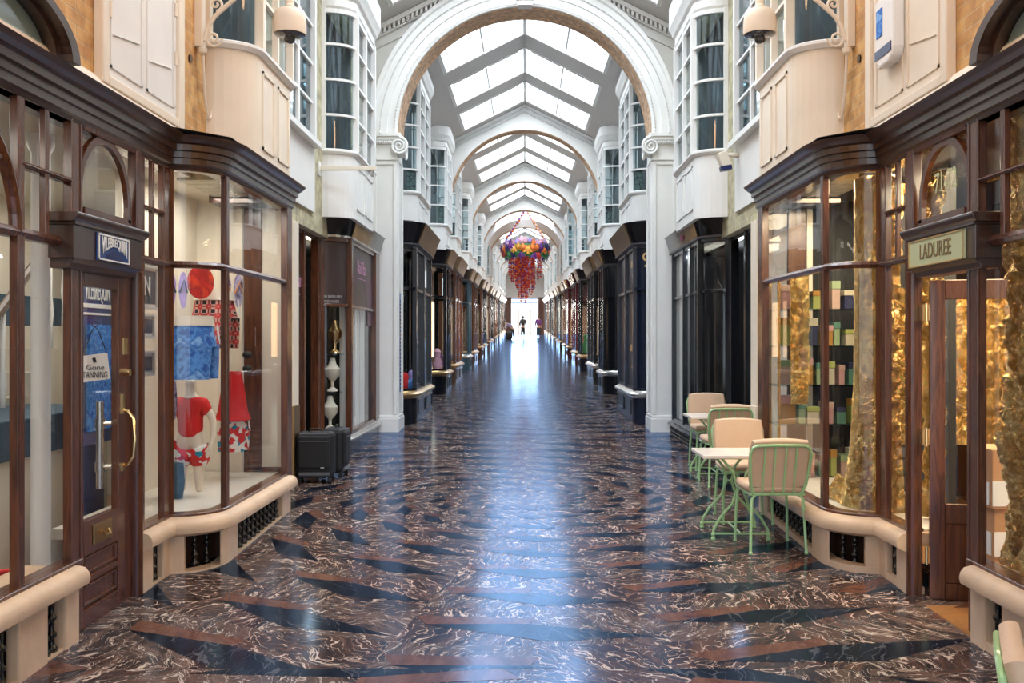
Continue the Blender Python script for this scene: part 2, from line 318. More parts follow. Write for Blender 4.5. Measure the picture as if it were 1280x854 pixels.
    def ball(self, c, rx, ry, rz, seg=12, rg=8):
        prev = None; top = self.v(c[0], c[1], c[2] + rz); bot = self.v(c[0], c[1], c[2] - rz)
        for i in range(1, rg):
            a = PI * i / rg
            ring = [self.v(c[0] + rx * math.sin(a) * math.cos(2 * PI * k / seg), c[1] + ry * math.sin(a) * math.sin(2 * PI * k / seg), c[2] + rz * math.cos(a)) for k in range(seg)]
            for k in range(seg):
                if prev: self.face([prev[k], prev[(k + 1) % seg], ring[(k + 1) % seg], ring[k]])
                else: self.face([top, ring[(k + 1) % seg], ring[k]])
            prev = ring
        for k in range(seg): self.face([prev[k], prev[(k + 1) % seg], bot])
    def cushion(self, c, hx, hy, hz, n=3, puff=0.35):
        # soft pillow box
        bm2 = bmesh.new(); bmesh.ops.create_cube(bm2, size=2.0)
        bmesh.ops.subdivide_edges(bm2, edges=bm2.edges[:], cuts=n, use_grid_fill=True)
        mp = {}
        for v in bm2.verts:
            x, y, z = v.co
            def sq(a, b, c_): return a * math.sqrt(max(0, 1 - (b * b + c_ * c_) * 0.5 + b * b * c_ * c_ / 3))
            X, Y, Z = sq(x, y, z), sq(y, x, z), sq(z, x, y)
            k = puff
            mp[v.index] = self.v(c[0] + hx * (x * (1 - k) + X * k * 1.15), c[1] + hy * (y * (1 - k) + Y * k * 1.15), c[2] + hz * (z * (1 - k) + Z * k * 1.15))
        for f in bm2.faces: self.face([mp[v.index] for v in f.verts])
        bm2.free()
    def build(self, name, mats, parent=None, smooth=False, bevel=0.0, label=None):
        bmesh.ops.recalc_face_normals(self.bm, faces=self.bm.faces[:])
        me = bpy.data.meshes.new(name); self.bm.to_mesh(me); self.bm.free()
        if not isinstance(mats, (list, tuple)): mats = [mats]
        for m in mats: me.materials.append(M[m])
        if smooth:
            for p in me.polygons: p.use_smooth = True
        o = bpy.data.objects.new(name, me); COL.objects.link(o)
        if smooth == 'auto':
            me.set_sharp_from_angle(angle=math.radians(38))
        if parent is not None: attach(o, parent)
        if bevel > 0:
            md = o.modifiers.new('bevel', 'BEVEL'); md.width = bevel; md.segments = 2; md.limit_method = 'ANGLE'; md.angle_limit = math.radians(40)
        if label: o['label'] = label
        return o
ROOTINV = {}
def attach(o, parent):
    o.parent = parent
    # roots sit unrotated while being built; parts are modelled in world coordinates
    w = Vector((0, 0, 0)); p = parent
    while p is not None:
        w += p.location if p.type == 'EMPTY' else Vector((0, 0, 0)); p = p.parent
    if parent.type == 'EMPTY': o.matrix_parent_inverse = Matrix.Translation(-w)
    else: o.matrix_parent_inverse = Matrix.Identity(4)
def thing(name, label, cat, loc=(0, 0, 0), group=None):
    o = bpy.data.objects.new(name, None); COL.objects.link(o); o.empty_display_size = 0.1; o.location = loc
    o['label'] = label; o['category'] = cat
    if group: o['group'] = group
    return o
def tag(o, label, cat, group=None):
    o['label'] = label; o['category'] = cat
    if group: o['group'] = group
    return o
def struct(o, label=None, cat=None):
    o['kind'] = 'structure'
    if label: o['label'] = label
    if cat: o['category'] = cat
    return o
def place(root, loc, rotz):
    root.rotation_euler = (0, 0, rotz); root.location = loc
def copy_tree(o, parent=None):
    c = o.copy(); COL.objects.link(c)
    if parent is not None: c.parent = parent
    for ch in list(o.children): copy_tree(ch, c)
    return c
def arc(cx, cy, rx, ry, a0, a1, n): return [(cx + rx * math.cos(a0 + (a1 - a0) * i / n), cy + ry * math.sin(a0 + (a1 - a0) * i / n)) for i in range(n + 1)]
_dg = [None]
def text(name, s, body, size, mat, parent, d, y, z, xs=1.0, extr=0.004, align='CENTER', rotfix=None, shape=None):
    cu = bpy.data.curves.new('t', 'FONT'); cu.body = body; cu.size = size; cu.extrude = extr; cu.align_x = align; cu.align_y = 'CENTER'
    t = bpy.data.objects.new('t', cu); COL.objects.link(t)
    dg = bpy.context.evaluated_depsgraph_get(); dg.update()
    me = bpy.data.meshes.new_from_object(t.evaluated_get(dg)); bpy.data.objects.remove(t); 
    if rotfix is not None: R = rotfix
    elif s < 0: R = Matrix(((0, 0, 1), (1, 0, 0), (0, 1, 0)))
    elif s > 0: R = Matrix(((0, 0, -1), (-1, 0, 0), (0, 1, 0)))
    else: R = Matrix(((1, 0, 0), (0, 0, -1), (0, 1, 0)))
    for v in me.vertices:
        c = Vector((v.co.x * xs, v.co.y, v.co.z))
        if shape: c = shape(c)
        c = R @ c; v.co = c + Vector((s * d if s else d, y, z))
    me.materials.clear(); me.materials.append(M[mat]); me.name = name
    o = bpy.data.objects.new(name, me); COL.objects.link(o)
    if parent is not None: attach(o, parent)
    return o
def skin(name, verts, edges, radii, mat, parent=None, sub=2):
    me = bpy.data.meshes.new(name); me.from_pydata([tuple(v) for v in verts], edges, []); o = bpy.data.objects.new('tmp', me); COL.objects.link(o)
    md = o.modifiers.new('s', 'SKIN'); md.use_smooth_shade = True
    for i, r in enumerate(radii):
        sv = me.skin_vertices[0].data[i]; sv.radius = (r, r) if not isinstance(r, tuple) else r; sv.use_root = (i == 0)
    m2 = o.modifiers.new('u', 'SUBSURF'); m2.levels = sub; m2.render_levels = sub
    dg = bpy.context.evaluated_depsgraph_get(); dg.update()
    ne = bpy.data.meshes.new_from_object(o.evaluated_get(dg)); ne.name = name; bpy.data.objects.remove(o)
    ne.materials.clear(); ne.materials.append(M[mat])
    for p in ne.polygons: p.use_smooth = True
    r = bpy.data.objects.new(name, ne); COL.objects.link(r)
    if parent is not None: attach(r, parent)
    return r
def Y5(px, d): return 1200.0 * d / abs(656 - px)
# ------------------------------------------------------------------ layout constants
P0, PITCH = 14.48, 8.88
ARCH_Y = [P0 + PITCH * k for k in range(9)]          # 14.48 ... 85.5
YEND = 90.5
YSTART = -4.0
WD0, WD1 = 2.42, 2.12                                 # upper wall planes before / after the first arch
R0, R1 = 7.22, 6.90                                   # ridge heights above the floor
def ceil_z(d, y, sec0): return (R0 if sec0 else R1) + F(y) - 0.5 * d

# ------------------------------------------------------------------ floor
def build_floor():
    me = bpy.data.meshes.new('floor'); bm = bmesh.new(); uvl = bm.loops.layers.uv.new('UVMap')
    rnd = random.Random(3)
    def addpoly(bm_, pts, z, mi, ang):
        vs = [bm_.verts.new((x, y, z)) for x, y in pts]
        f = bm_.faces.new(vs); f.material_index = mi
        ca, sa = math.cos(ang), math.sin(ang); ox, oy = rnd.uniform(0, 40), rnd.uniform(0, 40)
        l = bm_.loops.layers.uv.verify()
        for lp in f.loops:
            x, y = lp.vert.co.x, lp.vert.co.y
            lp[l].uv = (x * ca - y * sa + ox, x * sa + y * ca + oy)
    NS = 17
    radii = [0.0, 0.30, 0.62, 0.98, 1.38, 1.82, 2.32, 2.88, 3.48, 4.12, 4.78, 5.46, 6.16, 6.9]
    k = -1
    while True:
        cy = 9.2 + PITCH * k
        y0, y1 = cy - PITCH / 2, cy + PITCH / 2
        if y0 > YEND + 2: break
        sub = bmesh.new(); sub.loops.layers.uv.new('UVMap')
        for i in range(len(radii) - 1):
            ra, rb = radii[i], radii[i + 1]; rm = (ra + rb) / 2
            for j in range(NS):
                c = -PI / 2 + 0.005 + 2 * PI * j / NS; h = PI / NS
                def pp(r, a): return (0.02 + r * math.cos(a), cy + r * math.sin(a))
                a0, a1 = c - h, c + h
                A, B, Cc, D = pp(ra, a0), pp(ra, a1), pp(rb, a1), pp(rb, a0)
                if ra < 0.01:
                    addpoly(sub, [A, Cc, pp(rb, c), D], 0.0, 0, c); continue
                # two half slabs with their own grain, an inlaid black lozenge and a russet strip
                Am = pp(ra, c); Dm = pp(rb, c)
                addpoly(sub, [A, Am, Dm, D], 0.0, (i + j) % 2, c + 0.5 + rnd.uniform(-.4, .4))
                addpoly(sub, [Am, B, Cc, Dm], 0.0, (i + j + 1) % 2, c - 0.7 + rnd.uniform(-.4, .4))
                t = 0.0012
                wd = rb - ra
                r1 = ra + wd * 0.50; r2 = ra + wd * 0.88; r0 = ra + wd * 0.42
                addpoly(sub, [pp(r1, c - h * 0.88), pp(r0, c - h * 0.02), pp(r1 - 0.02 * wd, c + h * 0.15), pp(r2 - .02, c + h * 0.95), pp(r2, c + h * 0.10)][:5], t, 2, c)
                addpoly(sub, [pp(r0 - 0.14 * wd, c - h * 0.98), pp(r1, c - h * 0.86), pp(r0, c - h * 0.02), pp(r0 - .15 * wd, c + 0.03 * h)], t, 3, c)
        for co, no in (((0, y0, 0), (0, -1, 0)), ((0, y1, 0), (0, 1, 0)), ((3.4, 0, 0), (1, 0, 0)), ((-3.4, 0, 0), (-1, 0, 0))):
            bmesh.ops.bisect_plane(sub, geom=sub.verts[:] + sub.edges[:] + sub.faces[:], plane_co=co, plane_no=no, clear_outer=True)
        tmp = bpy.data.meshes.new('tmp'); sub.to_mesh(tmp); sub.free(); bm.from_mesh(tmp); bpy.data.meshes.remove(tmp)
        k += 1
    for v in bm.verts: v.co.z += F(v.co.y)
    for f in bm.faces:
        if f.normal.z < 0: f.normal_flip()
    bm.normal_update()
    for f in bm.faces:
        if f.normal.z < 0: f.normal_flip()
    bm.to_mesh(me); bm.free()
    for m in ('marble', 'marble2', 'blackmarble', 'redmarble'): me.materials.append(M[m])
    o = bpy.data.objects.new('floor', me); COL.objects.link(o); struct(o)
build_floor()
b = MB(1)
b.poly([(-30, YEND, F(YEND) - 0.02), (30, YEND, F(YEND) - 0.02), (30, YEND + 60, F(YEND) - 0.02), (-30, YEND + 60, F(YEND) - 0.02)])
b.poly([(-30, YSTART - 30, F(YSTART) - 0.02), (30, YSTART - 30, F(YSTART) - 0.02), (30, YSTART - 0.01, F(YSTART) - 0.02), (-30, YSTART - .01, F(YSTART) - 0.02)])
struct(b.build('ground', 'pave'))

# ------------------------------------------------------------------ ceiling with skylights
SKY = []      # (y0, y1, halfwidth, sec0)
SPEC = [(-7.3, -5.4), (-4.6, -2.7), (-1.45 - 0.4, -0.45)]
for k in range(-1, 9):
    ya = ARCH_Y[0] + PITCH * k if k >= 0 else None
for y in (1.2, 3.9, 6.6, 9.3, 12.0): SKY.append((y, y + 1.9, 1.97, True))
for k in range(8):
    for off in ((1.12, 3.87) if k == 3 else (1.12, 3.87, 6.52)): SKY.append((ARCH_Y[k] + off, ARCH_Y[k] + off + 1.92, 1.49, False))
def build_ceiling():
    b = MB(1)
    def strip(y0, y1, d0, d1, sec0):
        for sg in (-1, 1):
            b.poly([(sg * d0, y0, ceil_z(d0, y0, sec0)), (sg * d1, y0, ceil_z(d1, y0, sec0)), (sg * d1, y1, ceil_z(d1, y1, sec0)), (sg * d0, y1, ceil_z(d0, y1, sec0))])
            b.poly([(sg * d0, y0, .3 + ceil_z(d0, y0, sec0)), (sg * d1, y0, .3 + ceil_z(d1, y0, sec0)), (sg * d1, y1, .3 + ceil_z(d1, y1, sec0)), (sg * d0, y1, .3 + ceil_z(d0, y1, sec0))])
    for sec0, ya, yb in ((True, YSTART, P0), (False, P0, YEND)):
        wd = 2.75 if sec0 else 2.5
        sk = [s for s in SKY if s[3] == sec0]
        y = ya
        for s0, s1, hw, _ in sk:
            strip(y, s0, 0, wd, sec0); strip(s0, s1, hw, wd, sec0); y = s1
            for sg in (-1, 1):   # reveals of the opening
                z = lambda d, yy: ceil_z(d, yy, sec0)
                for yy in (s0, s1): b.poly([(0, yy, z(0, yy)), (sg * hw, yy, z(hw, yy)), (sg * hw, yy, z(hw, yy) + .3), (0, yy, z(0, yy) + .3)])
                b.poly([(sg * hw, s0, z(hw, s0)), (sg * hw, s1, z(hw, s1)), (sg * hw, s1, z(hw, s1) + .3), (sg * hw, s0, z(hw, s0) + .3)])
        strip(y, yb, 0, wd, sec0)
    struct(b.build('ceiling', 'ceil'))
build_ceiling()
for n, (s0, s1, hw, sec0) in enumerate(SKY):
    b = MB(1); z = lambda d, yy: ceil_z(d, yy, sec0)
    def bar(p, q, w, h, dz=0.0):
        p, q = Vector(p), Vector(q); t = (q - p); side = Vector((0, 1, 0)) if abs(t.x) > abs(t.y) else Vector((1, 0, 0))
        side = side * w / 2; up = Vector((0, 0, h))
        V = [b.bm.verts.new(p - side), b.bm.verts.new(p + side), b.bm.verts.new(q + side), b.bm.verts.new(q - side)]
        W = [b.bm.verts.new(v.co + up) for v in V]
        b.face(V); b.face(W)
        for i in range(4): b.face([V[i], V[(i + 1) % 4], W[(i + 1) % 4], W[i]])
    for sg in (-1, 1):
        for yy in (s0 + .035, s1 - .035): bar((0, yy, z(0, yy) - .012), (sg * hw, yy, z(hw, yy) - .012), 0.07, 0.26)
        bar((sg * (hw - .035), s0, z(hw - .035, s0) - .012), (sg * (hw - .035), s1, z(hw - .035, s1) - .012), 0.07, 0.26)
        m = hw * 0.5
        bar((sg * m, s0, z(m, s0) + .02), (sg * m, s1, z(m, s1) + .02), 0.03, 0.16)
    bar((0, s0, z(0, s0) - 0.02), (0, s1, z(0, s1) - 0.02), 0.06, 0.2)
    fr = struct(b.build('window_%d' % (n + 1), 'white'))
    if n in (3, 4, 5, 6, 7) or True:
        b = MB(1)
        for sg in (-1, 1):
            for a_, c_ in ((0.08, 0.47), (0.53, 0.93)):
                yy = s0 + 0.13
                bar((sg * hw * a_, yy, z(hw * a_, yy) + 0.0), (sg * hw * c_, yy, z(hw * c_, yy) + 0.0), 0.06, 0.04)
        b.build('blind_roller', 'navy', fr)
    for sg in (-1, 1):
        b = MB(1)
        q = [(0.01 * sg, s0 + .07), (sg * (hw - .07), s0 + .07), (sg * (hw - .07), s1 - .07), (0.01 * sg, s1 - .07)]
        b.poly([(x, y, z(abs(x), y) + 0.15) for x, y in q])
        b.build('pane', 'glass_sky', fr)

# ------------------------------------------------------------------ upper walls
for s, nm in ((-1, 'wall_left'), (1, 'wall_right')):
    b = MB(s)
    b.mi = 0; b.box(WD0, WD0 + .3, YSTART, 7.5, 3.05, 6.6)
    b.mi = 1; b.box(WD0, WD0 + .3, 7.5, P0 + 0.3, 3.0, 6.6)
    b.mi = 2; b.xprism([(P0 + .3, 3.0 + F(P0)), (YEND, 3.0 + F(YEND)), (YEND, 8.9), (P0 + .3, 7.0)], WD1, WD1 + .6)
    struct(b.build(nm, ['brick', 'brick_pale', 'plaster']))
    # back-of-shops party wall, closes the building
    b = MB(s); b.box(5.6, 5.8, YSTART, YEND, -0.4, 3.2 + F(60)); struct(b.build('wall_back_' + ('left' if s < 0 else 'right'), 'darkin'))
    b = MB(s); b.box(2.0 if False else 2.3, 5.8, YEND - .3, YEND, 1.5, 8.6); struct(b.build('wall_far_' + ('left' if s < 0 else 'right'), 'plaster'))
    # white string course above the shop cornices
    b = MB(s); b.sweep([(WD0, YSTART), (WD0, 7.30)], [(-.05, 3.10), (.06, 3.10), (.075, 3.14), (.05, 3.20), (.02, 3.235), (-.05, 3.235)])
    struct(b.build('trim_1', 'cream'))
# end wall above the exit and end gate
b = MB(1); zf = F(YEND - .3)
b.box(-2.6, 2.6, YEND - .35, YEND - .05, zf + 3.35, zf + 7.2)
struct(b.build('wall_far_end', 'plaster'))
b = MB(1)
for sg in (-1, 1): b.box(sg * 1.25, sg * 2.3, YEND - .4, YEND, zf, zf + 3.5)
struct(b.build('wall_end_pier', 'mahog'))

# ------------------------------------------------------------------ arches
def shift(b, s):
    for v in b.bm.verts: v.co.x += s * .045
def arch(y, sec0, piered, label, group=None):
    f = F(y); spr = 4.50 + f if piered else 4.45 + f
    Rin = 1.92 if piered else 1.84; Rout = 2.31 if piered else 2.10
    dep = 0.62 if piered else 0.45
    wd = WD0 + .02 if sec0 else WD1 + .02
    root = thing('arch', label, 'arch', (0, y, f), group)
    N = 40
    # spandrel plate above the ring
    b = MB(1)
    pts_o = []
    for i in range(N + 1):
        a = PI - PI * i / N; pts_o.append((Rin * math.cos(a), spr + Rin * math.sin(a)))
    def top(x):
        return min(ceil_z(abs(x), y, True if sec0 else False), 99) + .03
    for yy in (y + .04, y + dep - 0.04):
        for i in range(N):
            (xa, za), (xb, zb) = pts_o[i], pts_o[i + 1]
            b.poly([(xa, yy, za), (xb, yy, zb), (xb, yy, top(xb)), (xa, yy, top(xa))])
        for sg in (-1, 1):
            b.poly([(sg * Rin, yy, spr - .1), (sg * wd, yy, spr - .1), (sg * wd, yy, top(wd)), (sg * Rin, yy, top(Rin))])
    b.build('spandrel', 'white' if piered else 'plaster', root)
    # soffit band with raised ornament
    b = MB(1)
    prof = [(0, 0.03), (0.015, 0.06), (0.03, .10), (0.0, 0.14), (0.0, dep - .14), (.03, dep - .10), (.015, dep - .06), (0, dep - .03)]
    prev = None
    for i in range(N + 1):
        a = PI - PI * i / N
        row = [b.v((Rin - o) * math.cos(a), y + yy, spr + (Rin - o) * math.sin(a)) for o, yy in prof]
        if prev:
            for j in range(len(prof) - 1): b.face([prev[j], prev[j + 1], row[j + 1], row[j]])
        prev = row
    b.build('soffit', 'soffit', root, smooth=True)
    if piered:
        # stepped archivolt facing down the arcade
        prof = [(Rin, 0.06), (Rin, -.02), (Rin + .035, -.04), (Rin + .06, -.02), (Rin + .15, -.02), (Rin + .155, -.05), (Rin + .25, -.05), (Rin + .255, -.08), (Rin + .335, -.08),
                (Rin + .35, -.13), (Rin + .40, -.14), (Rout, -.10), (Rout, 0.06)]
        b = MB(1); prev = None
        for i in range(65):
            a = PI - PI * i / 64
            row = [b.v(r * math.cos(a), y + yy, spr + r * math.sin(a)) for r, yy in prof]
            if prev:
                for j in range(len(prof) - 1): b.face([prev[j], prev[j + 1], row[j + 1], row[j]])
            prev = row
        nb = 120 if y < 20 else 40
        for i in range(nb + 1):
            a = PI - PI * i / nb
            r = Rin + .25
            b.ball((r * math.cos(a), y - .085, spr + r * math.sin(a)), .014, .014, .014, 6, 4)
            r = Rin + .04; b.ball((r * math.cos(a), y - .035, spr + r * math.sin(a)), .018, .014, .018, 6, 4)
        b.build('archivolt', 'white', root, smooth='auto')
        # keystone with scroll
        b = MB(1)
        b.obox((0, y - .09, spr + Rin + .20), (.11, 0, 0), (0, .10, 0), (0, 0, .24)); 
        for dz in (-.14, 0.02, .18): b.tube([(-.13, y - .18, spr + Rin + .2 + dz), (.13, y - .18, spr + Rin + .2 + dz)], .045, 10)
        for dx in (-.06, 0, .06): b.tube([(dx, y - .2, spr + Rin + .02), (dx, y - .2, spr + Rin + .4)], .014, 6)
        b.build('keystone', 'white', root, bevel=.01)
        for s in (-1, 1):
            b = MB(s)
            b.box(1.88, 2.24, y, y + dep, f - .02, spr - .02)
            # raised stiles on the front face and on the reveal
            for (a0, a1) in ((1.885, 1.935), (2.19, 2.24)): b.box(a0, a1, y - .02, y, f + .26, spr - .42)
            b.box(1.935, 2.19, y - .02, y, spr - .47, spr - .42)
            b.box(1.86, 1.88, y + .04, y + .12, f + .26, spr - .42); b.box(1.86, 1.88, y + dep - .12, y + dep - .04, f + .26, spr - .42)
            shift(b, s); pr = b.build('pier', 'white', root, bevel=.006)
            b = MB(s); b.box(1.855, 2.27, y - .04, y + dep + .04, f - .02, f + .20); b.box(1.865, 2.255, y - .025, y + dep + .02, f + .20, f + .245)
            shift(b, s); b.build('plinth', 'white', pr, bevel=.008)
            b = MB(s)
            b.box(1.82, 2.34, y - .08, y + dep + .05, spr - .05, spr); b.box(1.85, 2.32, y - .055, y + dep + .03, spr - .10, spr - .05)
            b.box(1.87, 2.31, y - .03, y + dep + .01, spr - .16, spr - .10); b.box(1.87, 2.31, y - .03, y + dep, spr - .40, spr - .37)
            # egg and dart
            for i in range(12): b.ball((1.9 + i * .034, y - .055, spr - .135), .013, .018, .022, 8, 5)
            # ionic volutes
            for cx, cy_, ax in ((1.845, y - .02, 'x'), (1.80, y + .16, 'y')):
                pts = []
                for i in range(40):
                    t = i / 39 * 2.4 * 2 * PI; r = .135 * (1 - i / 39 * .86)
                    if ax == 'x': pts.append((cx + r * math.cos(t + PI / 2) * 1.0, cy_ - .06, spr - .20 + r * math.sin(t + PI / 2)))
                    else: pts.append((cx - .03, cy_ - r * math.cos(t + PI / 2), spr - .24 + r * math.sin(t + PI / 2)))
                b.tube(pts, [.022 * (1 - i / 39 * .55) for i in range(40)], 7)
            b.tube([(1.845, y - .05, spr - .20), (1.845, y + .20, spr - .20)], .10, 16)
            b.tube([(1.79, y + .16, spr - .24), (1.92, y + .16, spr - .24)], .10, 16)
            shift(b, s); b.build('capital', 'white', pr, smooth='auto')
    # dentil moulding that follows the gable
    b = MB(1)
    nd = 34 if y < 40 else 20
    for sg in (-1, 1):
        wdd = wd - .1
        p, q = Vector((0, y - .05, ceil_z(0, y, sec0) - .05)), Vector((sg * wdd, y - .05, ceil_z(wdd, y, sec0) - .05))
        t = (q - p).normalized(); n = Vector((0, 0, 1))
        for off, th, yy in ((0.0, .035, -.05), (-.11, .012, -.01)):
            c = (p + q) / 2 + n * off; c.y = y + yy
            b.obox(c, t * (q - p).length / 2, (0, .06 if off == 0 else .03, 0), (0, 0, th))
        for i in range(nd):
            c = p + (q - p) * ((i + .5) / nd); c.z -= .07
            b.obox((c.x, y - .03, c.z), t * .020, (0, .05, 0), (0, 0, .038))
    b.build('dentil_moulding', 'white', root)
    return root
ordn = ['nearest', 'second', 'third', 'fourth', 'fifth', 'sixth', 'seventh', 'eighth', 'farthest']
for k, y in enumerate(ARCH_Y):
    pier = k in (0, 4, 8)
    if k == 0: lab = 'huge white moulded arch nearest the viewer, on fluted scroll capitals and white piers'
    elif k == 4: lab = 'white piered arch that frames the hanging flower chandelier'
    elif k == 8: lab = 'white piered arch farthest away above the bright exit'
    elif k < 4: lab = 'plain white cross arch with tan soffit, %s behind the big moulded arch' % ('first', 'second', 'third')[k - 1]
    else: lab = 'small distant cross arch seen beyond the flower chandelier, %s from it' % ('', '', '', '', '', 'first', 'second', 'third')[k]
    arch(y, k == 0, pier, lab)

b = MB(1)      # white barrel vault just before the arch behind the chandelier
ya_, yb_ = ARCH_Y[4] - 3.2, ARCH_Y[4] + .05; fz_ = F(ya_)
for i in range(32):
    a0, a1 = PI * i / 32, PI * (i + 1) / 32
    q = [(r * math.cos(a), 4.5 + fz_ + r * 0.99 * math.sin(a)) for r, a in ((1.98, a0), (1.98, a1), (2.06, a1), (2.06, a0))]
    b.yprism(q, ya_, yb_)
for i in range(32):
    a0, a1 = PI * i / 32, PI * (i + 1) / 32
    x0, x1 = 2.06 * math.cos(a0), 2.06 * math.cos(a1); zz0, zz1 = 4.5 + fz_ + 2.04 * math.sin(a0), 4.5 + fz_ + 2.04 * math.sin(a1)
    b.poly([(x0, ya_, zz0), (x1, ya_, zz1), (x1, ya_, max(zz1, ceil_z(abs(x1), ya_, False))), (x0, ya_, max(zz0, ceil_z(abs(x0), ya_, False)))])
struct(b.build('trim_3', 'white', None))
# ------------------------------------------------------------------ upper bay windows
def bay_window(s, y0, y1, dw, df, z0, zs, zh, zt, label, ncol=2, group=None, rows=4, curtain='roomin', leaded=False, bow=.26):
    """z0 bottom, zs sill, zh window head, zt top of cornice (absolute heights)"""
    root = thing('oriel', label, 'bay window', (s * dw, y0, z0), group)
    r = bow
    pathn = arc(dw, y0 + r, dw - df, r, -PI / 2, -PI, 8)     # from wall plane turning to the arcade
    pathn = [(dw - (dw - df) * math.sin(PI / 2 * i / 8), y0 + r * (1 - math.cos(PI / 2 * i / 8))) for i in range(9)]
    pathf = [(dw - (dw - df) * math.cos(PI / 2 * i / 8), y1 - r + r * math.sin(PI / 2 * i / 8)) for i in range(9)]
    path = pathn + pathf
    b = MB(s); b.sweep(path, [(-.06, z0), (0, z0), (0, zs - .03), (-.06, zs - .03)])
    # raised panels on the apron
    L = y1 - y0 - 2 * r; zp0, zp1 = z0 + .12, zs - .14
    if zp1 > zp0 + .1:
        for i in range(2):
            a, c = y0 + r + .06 + i * L / 2, y0 + r + (i + 1) * L / 2 - .06
            for q in ((a, a + .02, zp0, zp1), (c - .02, c, zp0, zp1), (a, c, zp0, zp0 + .02), (a, c, zp1 - .02, zp1)): b.box(df - .012, df, *q)
    b.build('apron', 'cream' if y0 < 9 else 'white', root, bevel=0)
    b = MB(s); b.sweep(path, [(-.06, zs - .05), (.02, zs - .05), (.045, zs - .02), (.045, zs), (.0, zs + .02), (-.06, zs + .02)])
    b.build('sill', 'white', root)
    b = MB(s); b.sweep(path, [(-.08, zh), (.0, zh), (.02, zh + .03), (.02, zh + .12), (.05, zh + .15), (.07, zh + .2), (.10, min(zh + .26, zt)), (.10, zt), (-.08, zt)])
    b.build('cornice', 'white', root)
    fr = MB(s)
    # posts
    def at(p, ang, w, dep=.06): fr.post(p, ang, w, dep, zs, zh + .02)
    at((dw - .02, y0 + .005), PI, .05)
    at(pathn[-1], PI / 2, .06, .07); at((df, pathn[-1][1] + .03), PI / 2, .05, .06)
    at(pathf[0], PI / 2, .06, .07); at(pathf[-2], PI * .2, .04)
    xs = [y0 + r + L * i / ncol for i in range(1, ncol)]
    for yy in xs: at((df, yy), PI / 2, .045, .05)
    # transoms
    for i in range(1, rows):
        z = zs + (zh - zs) * i / rows
        fr.sweep(path, [(-.035, z - .014), (.012, z - .014), (.012, z + .014), (-.035, z + .014)])
    fr.sweep(path, [(-.05, zh - .05), (.012, zh - .05), (.012, zh), (-.05, zh)])
    f = fr.build('window_frame', 'cream' if y0 < 9 else 'white', root)
    # panes: the bowed one, then one per column
    g = MB(s); g.sweep(pathn, [(-.03, zs), (-.024, zs), (-.024, zh), (-.03, zh)]); g.build('pane', 'glass_up', f, smooth='auto')
    ys = [y0 + r] + xs + [y1 - r]
    for i in range(ncol):
        g = MB(s); g.box(df + .024, df + .03, ys[i], ys[i + 1], zs, zh); g.build('pane', 'glass_up', f)
    # the room behind
    g = MB(s); g.box(dw - .02, dw - .012, y0 + .05, y1 - .05, zs - .1, zh)
    g.build('curtain', curtain, root)
    if leaded:
        g = MB(s); zz = zs + (zh - zs) / rows
        g.sweep(pathn[3:8], [(-.045, zs), (-.038, zs), (-.038, zz), (-.045, zz)]); g.build('leaded_light', 'leaded', f)
    return root
# leaded panel material
def leadmat():
    m, nt, bs = newmat('leaded coloured glass'); L = nt.links.new
    tc = nt.nodes.new('ShaderNodeTexCoord'); v = nt.nodes.new('ShaderNodeTexVoronoi'); v.feature = 'DISTANCE_TO_EDGE'; v.inputs['Scale'].default_value = 11
    L(tc.outputs['Object'], v.inputs['Vector']); r = nt.nodes.new('ShaderNodeValToRGB')
    r.color_ramp.elements[0].position = 0.05; r.color_ramp.elements[0].color = (.03, .02, .02, 1); r.color_ramp.elements[1].position = 0.08; r.color_ramp.elements[1].color = (.16, .19, .16, 1)
    L(v.outputs['Distance'], r.inputs['Fac']); L(r.outputs['Color'], bs.inputs['Base Color']); return m
M['leaded'] = leadmat()

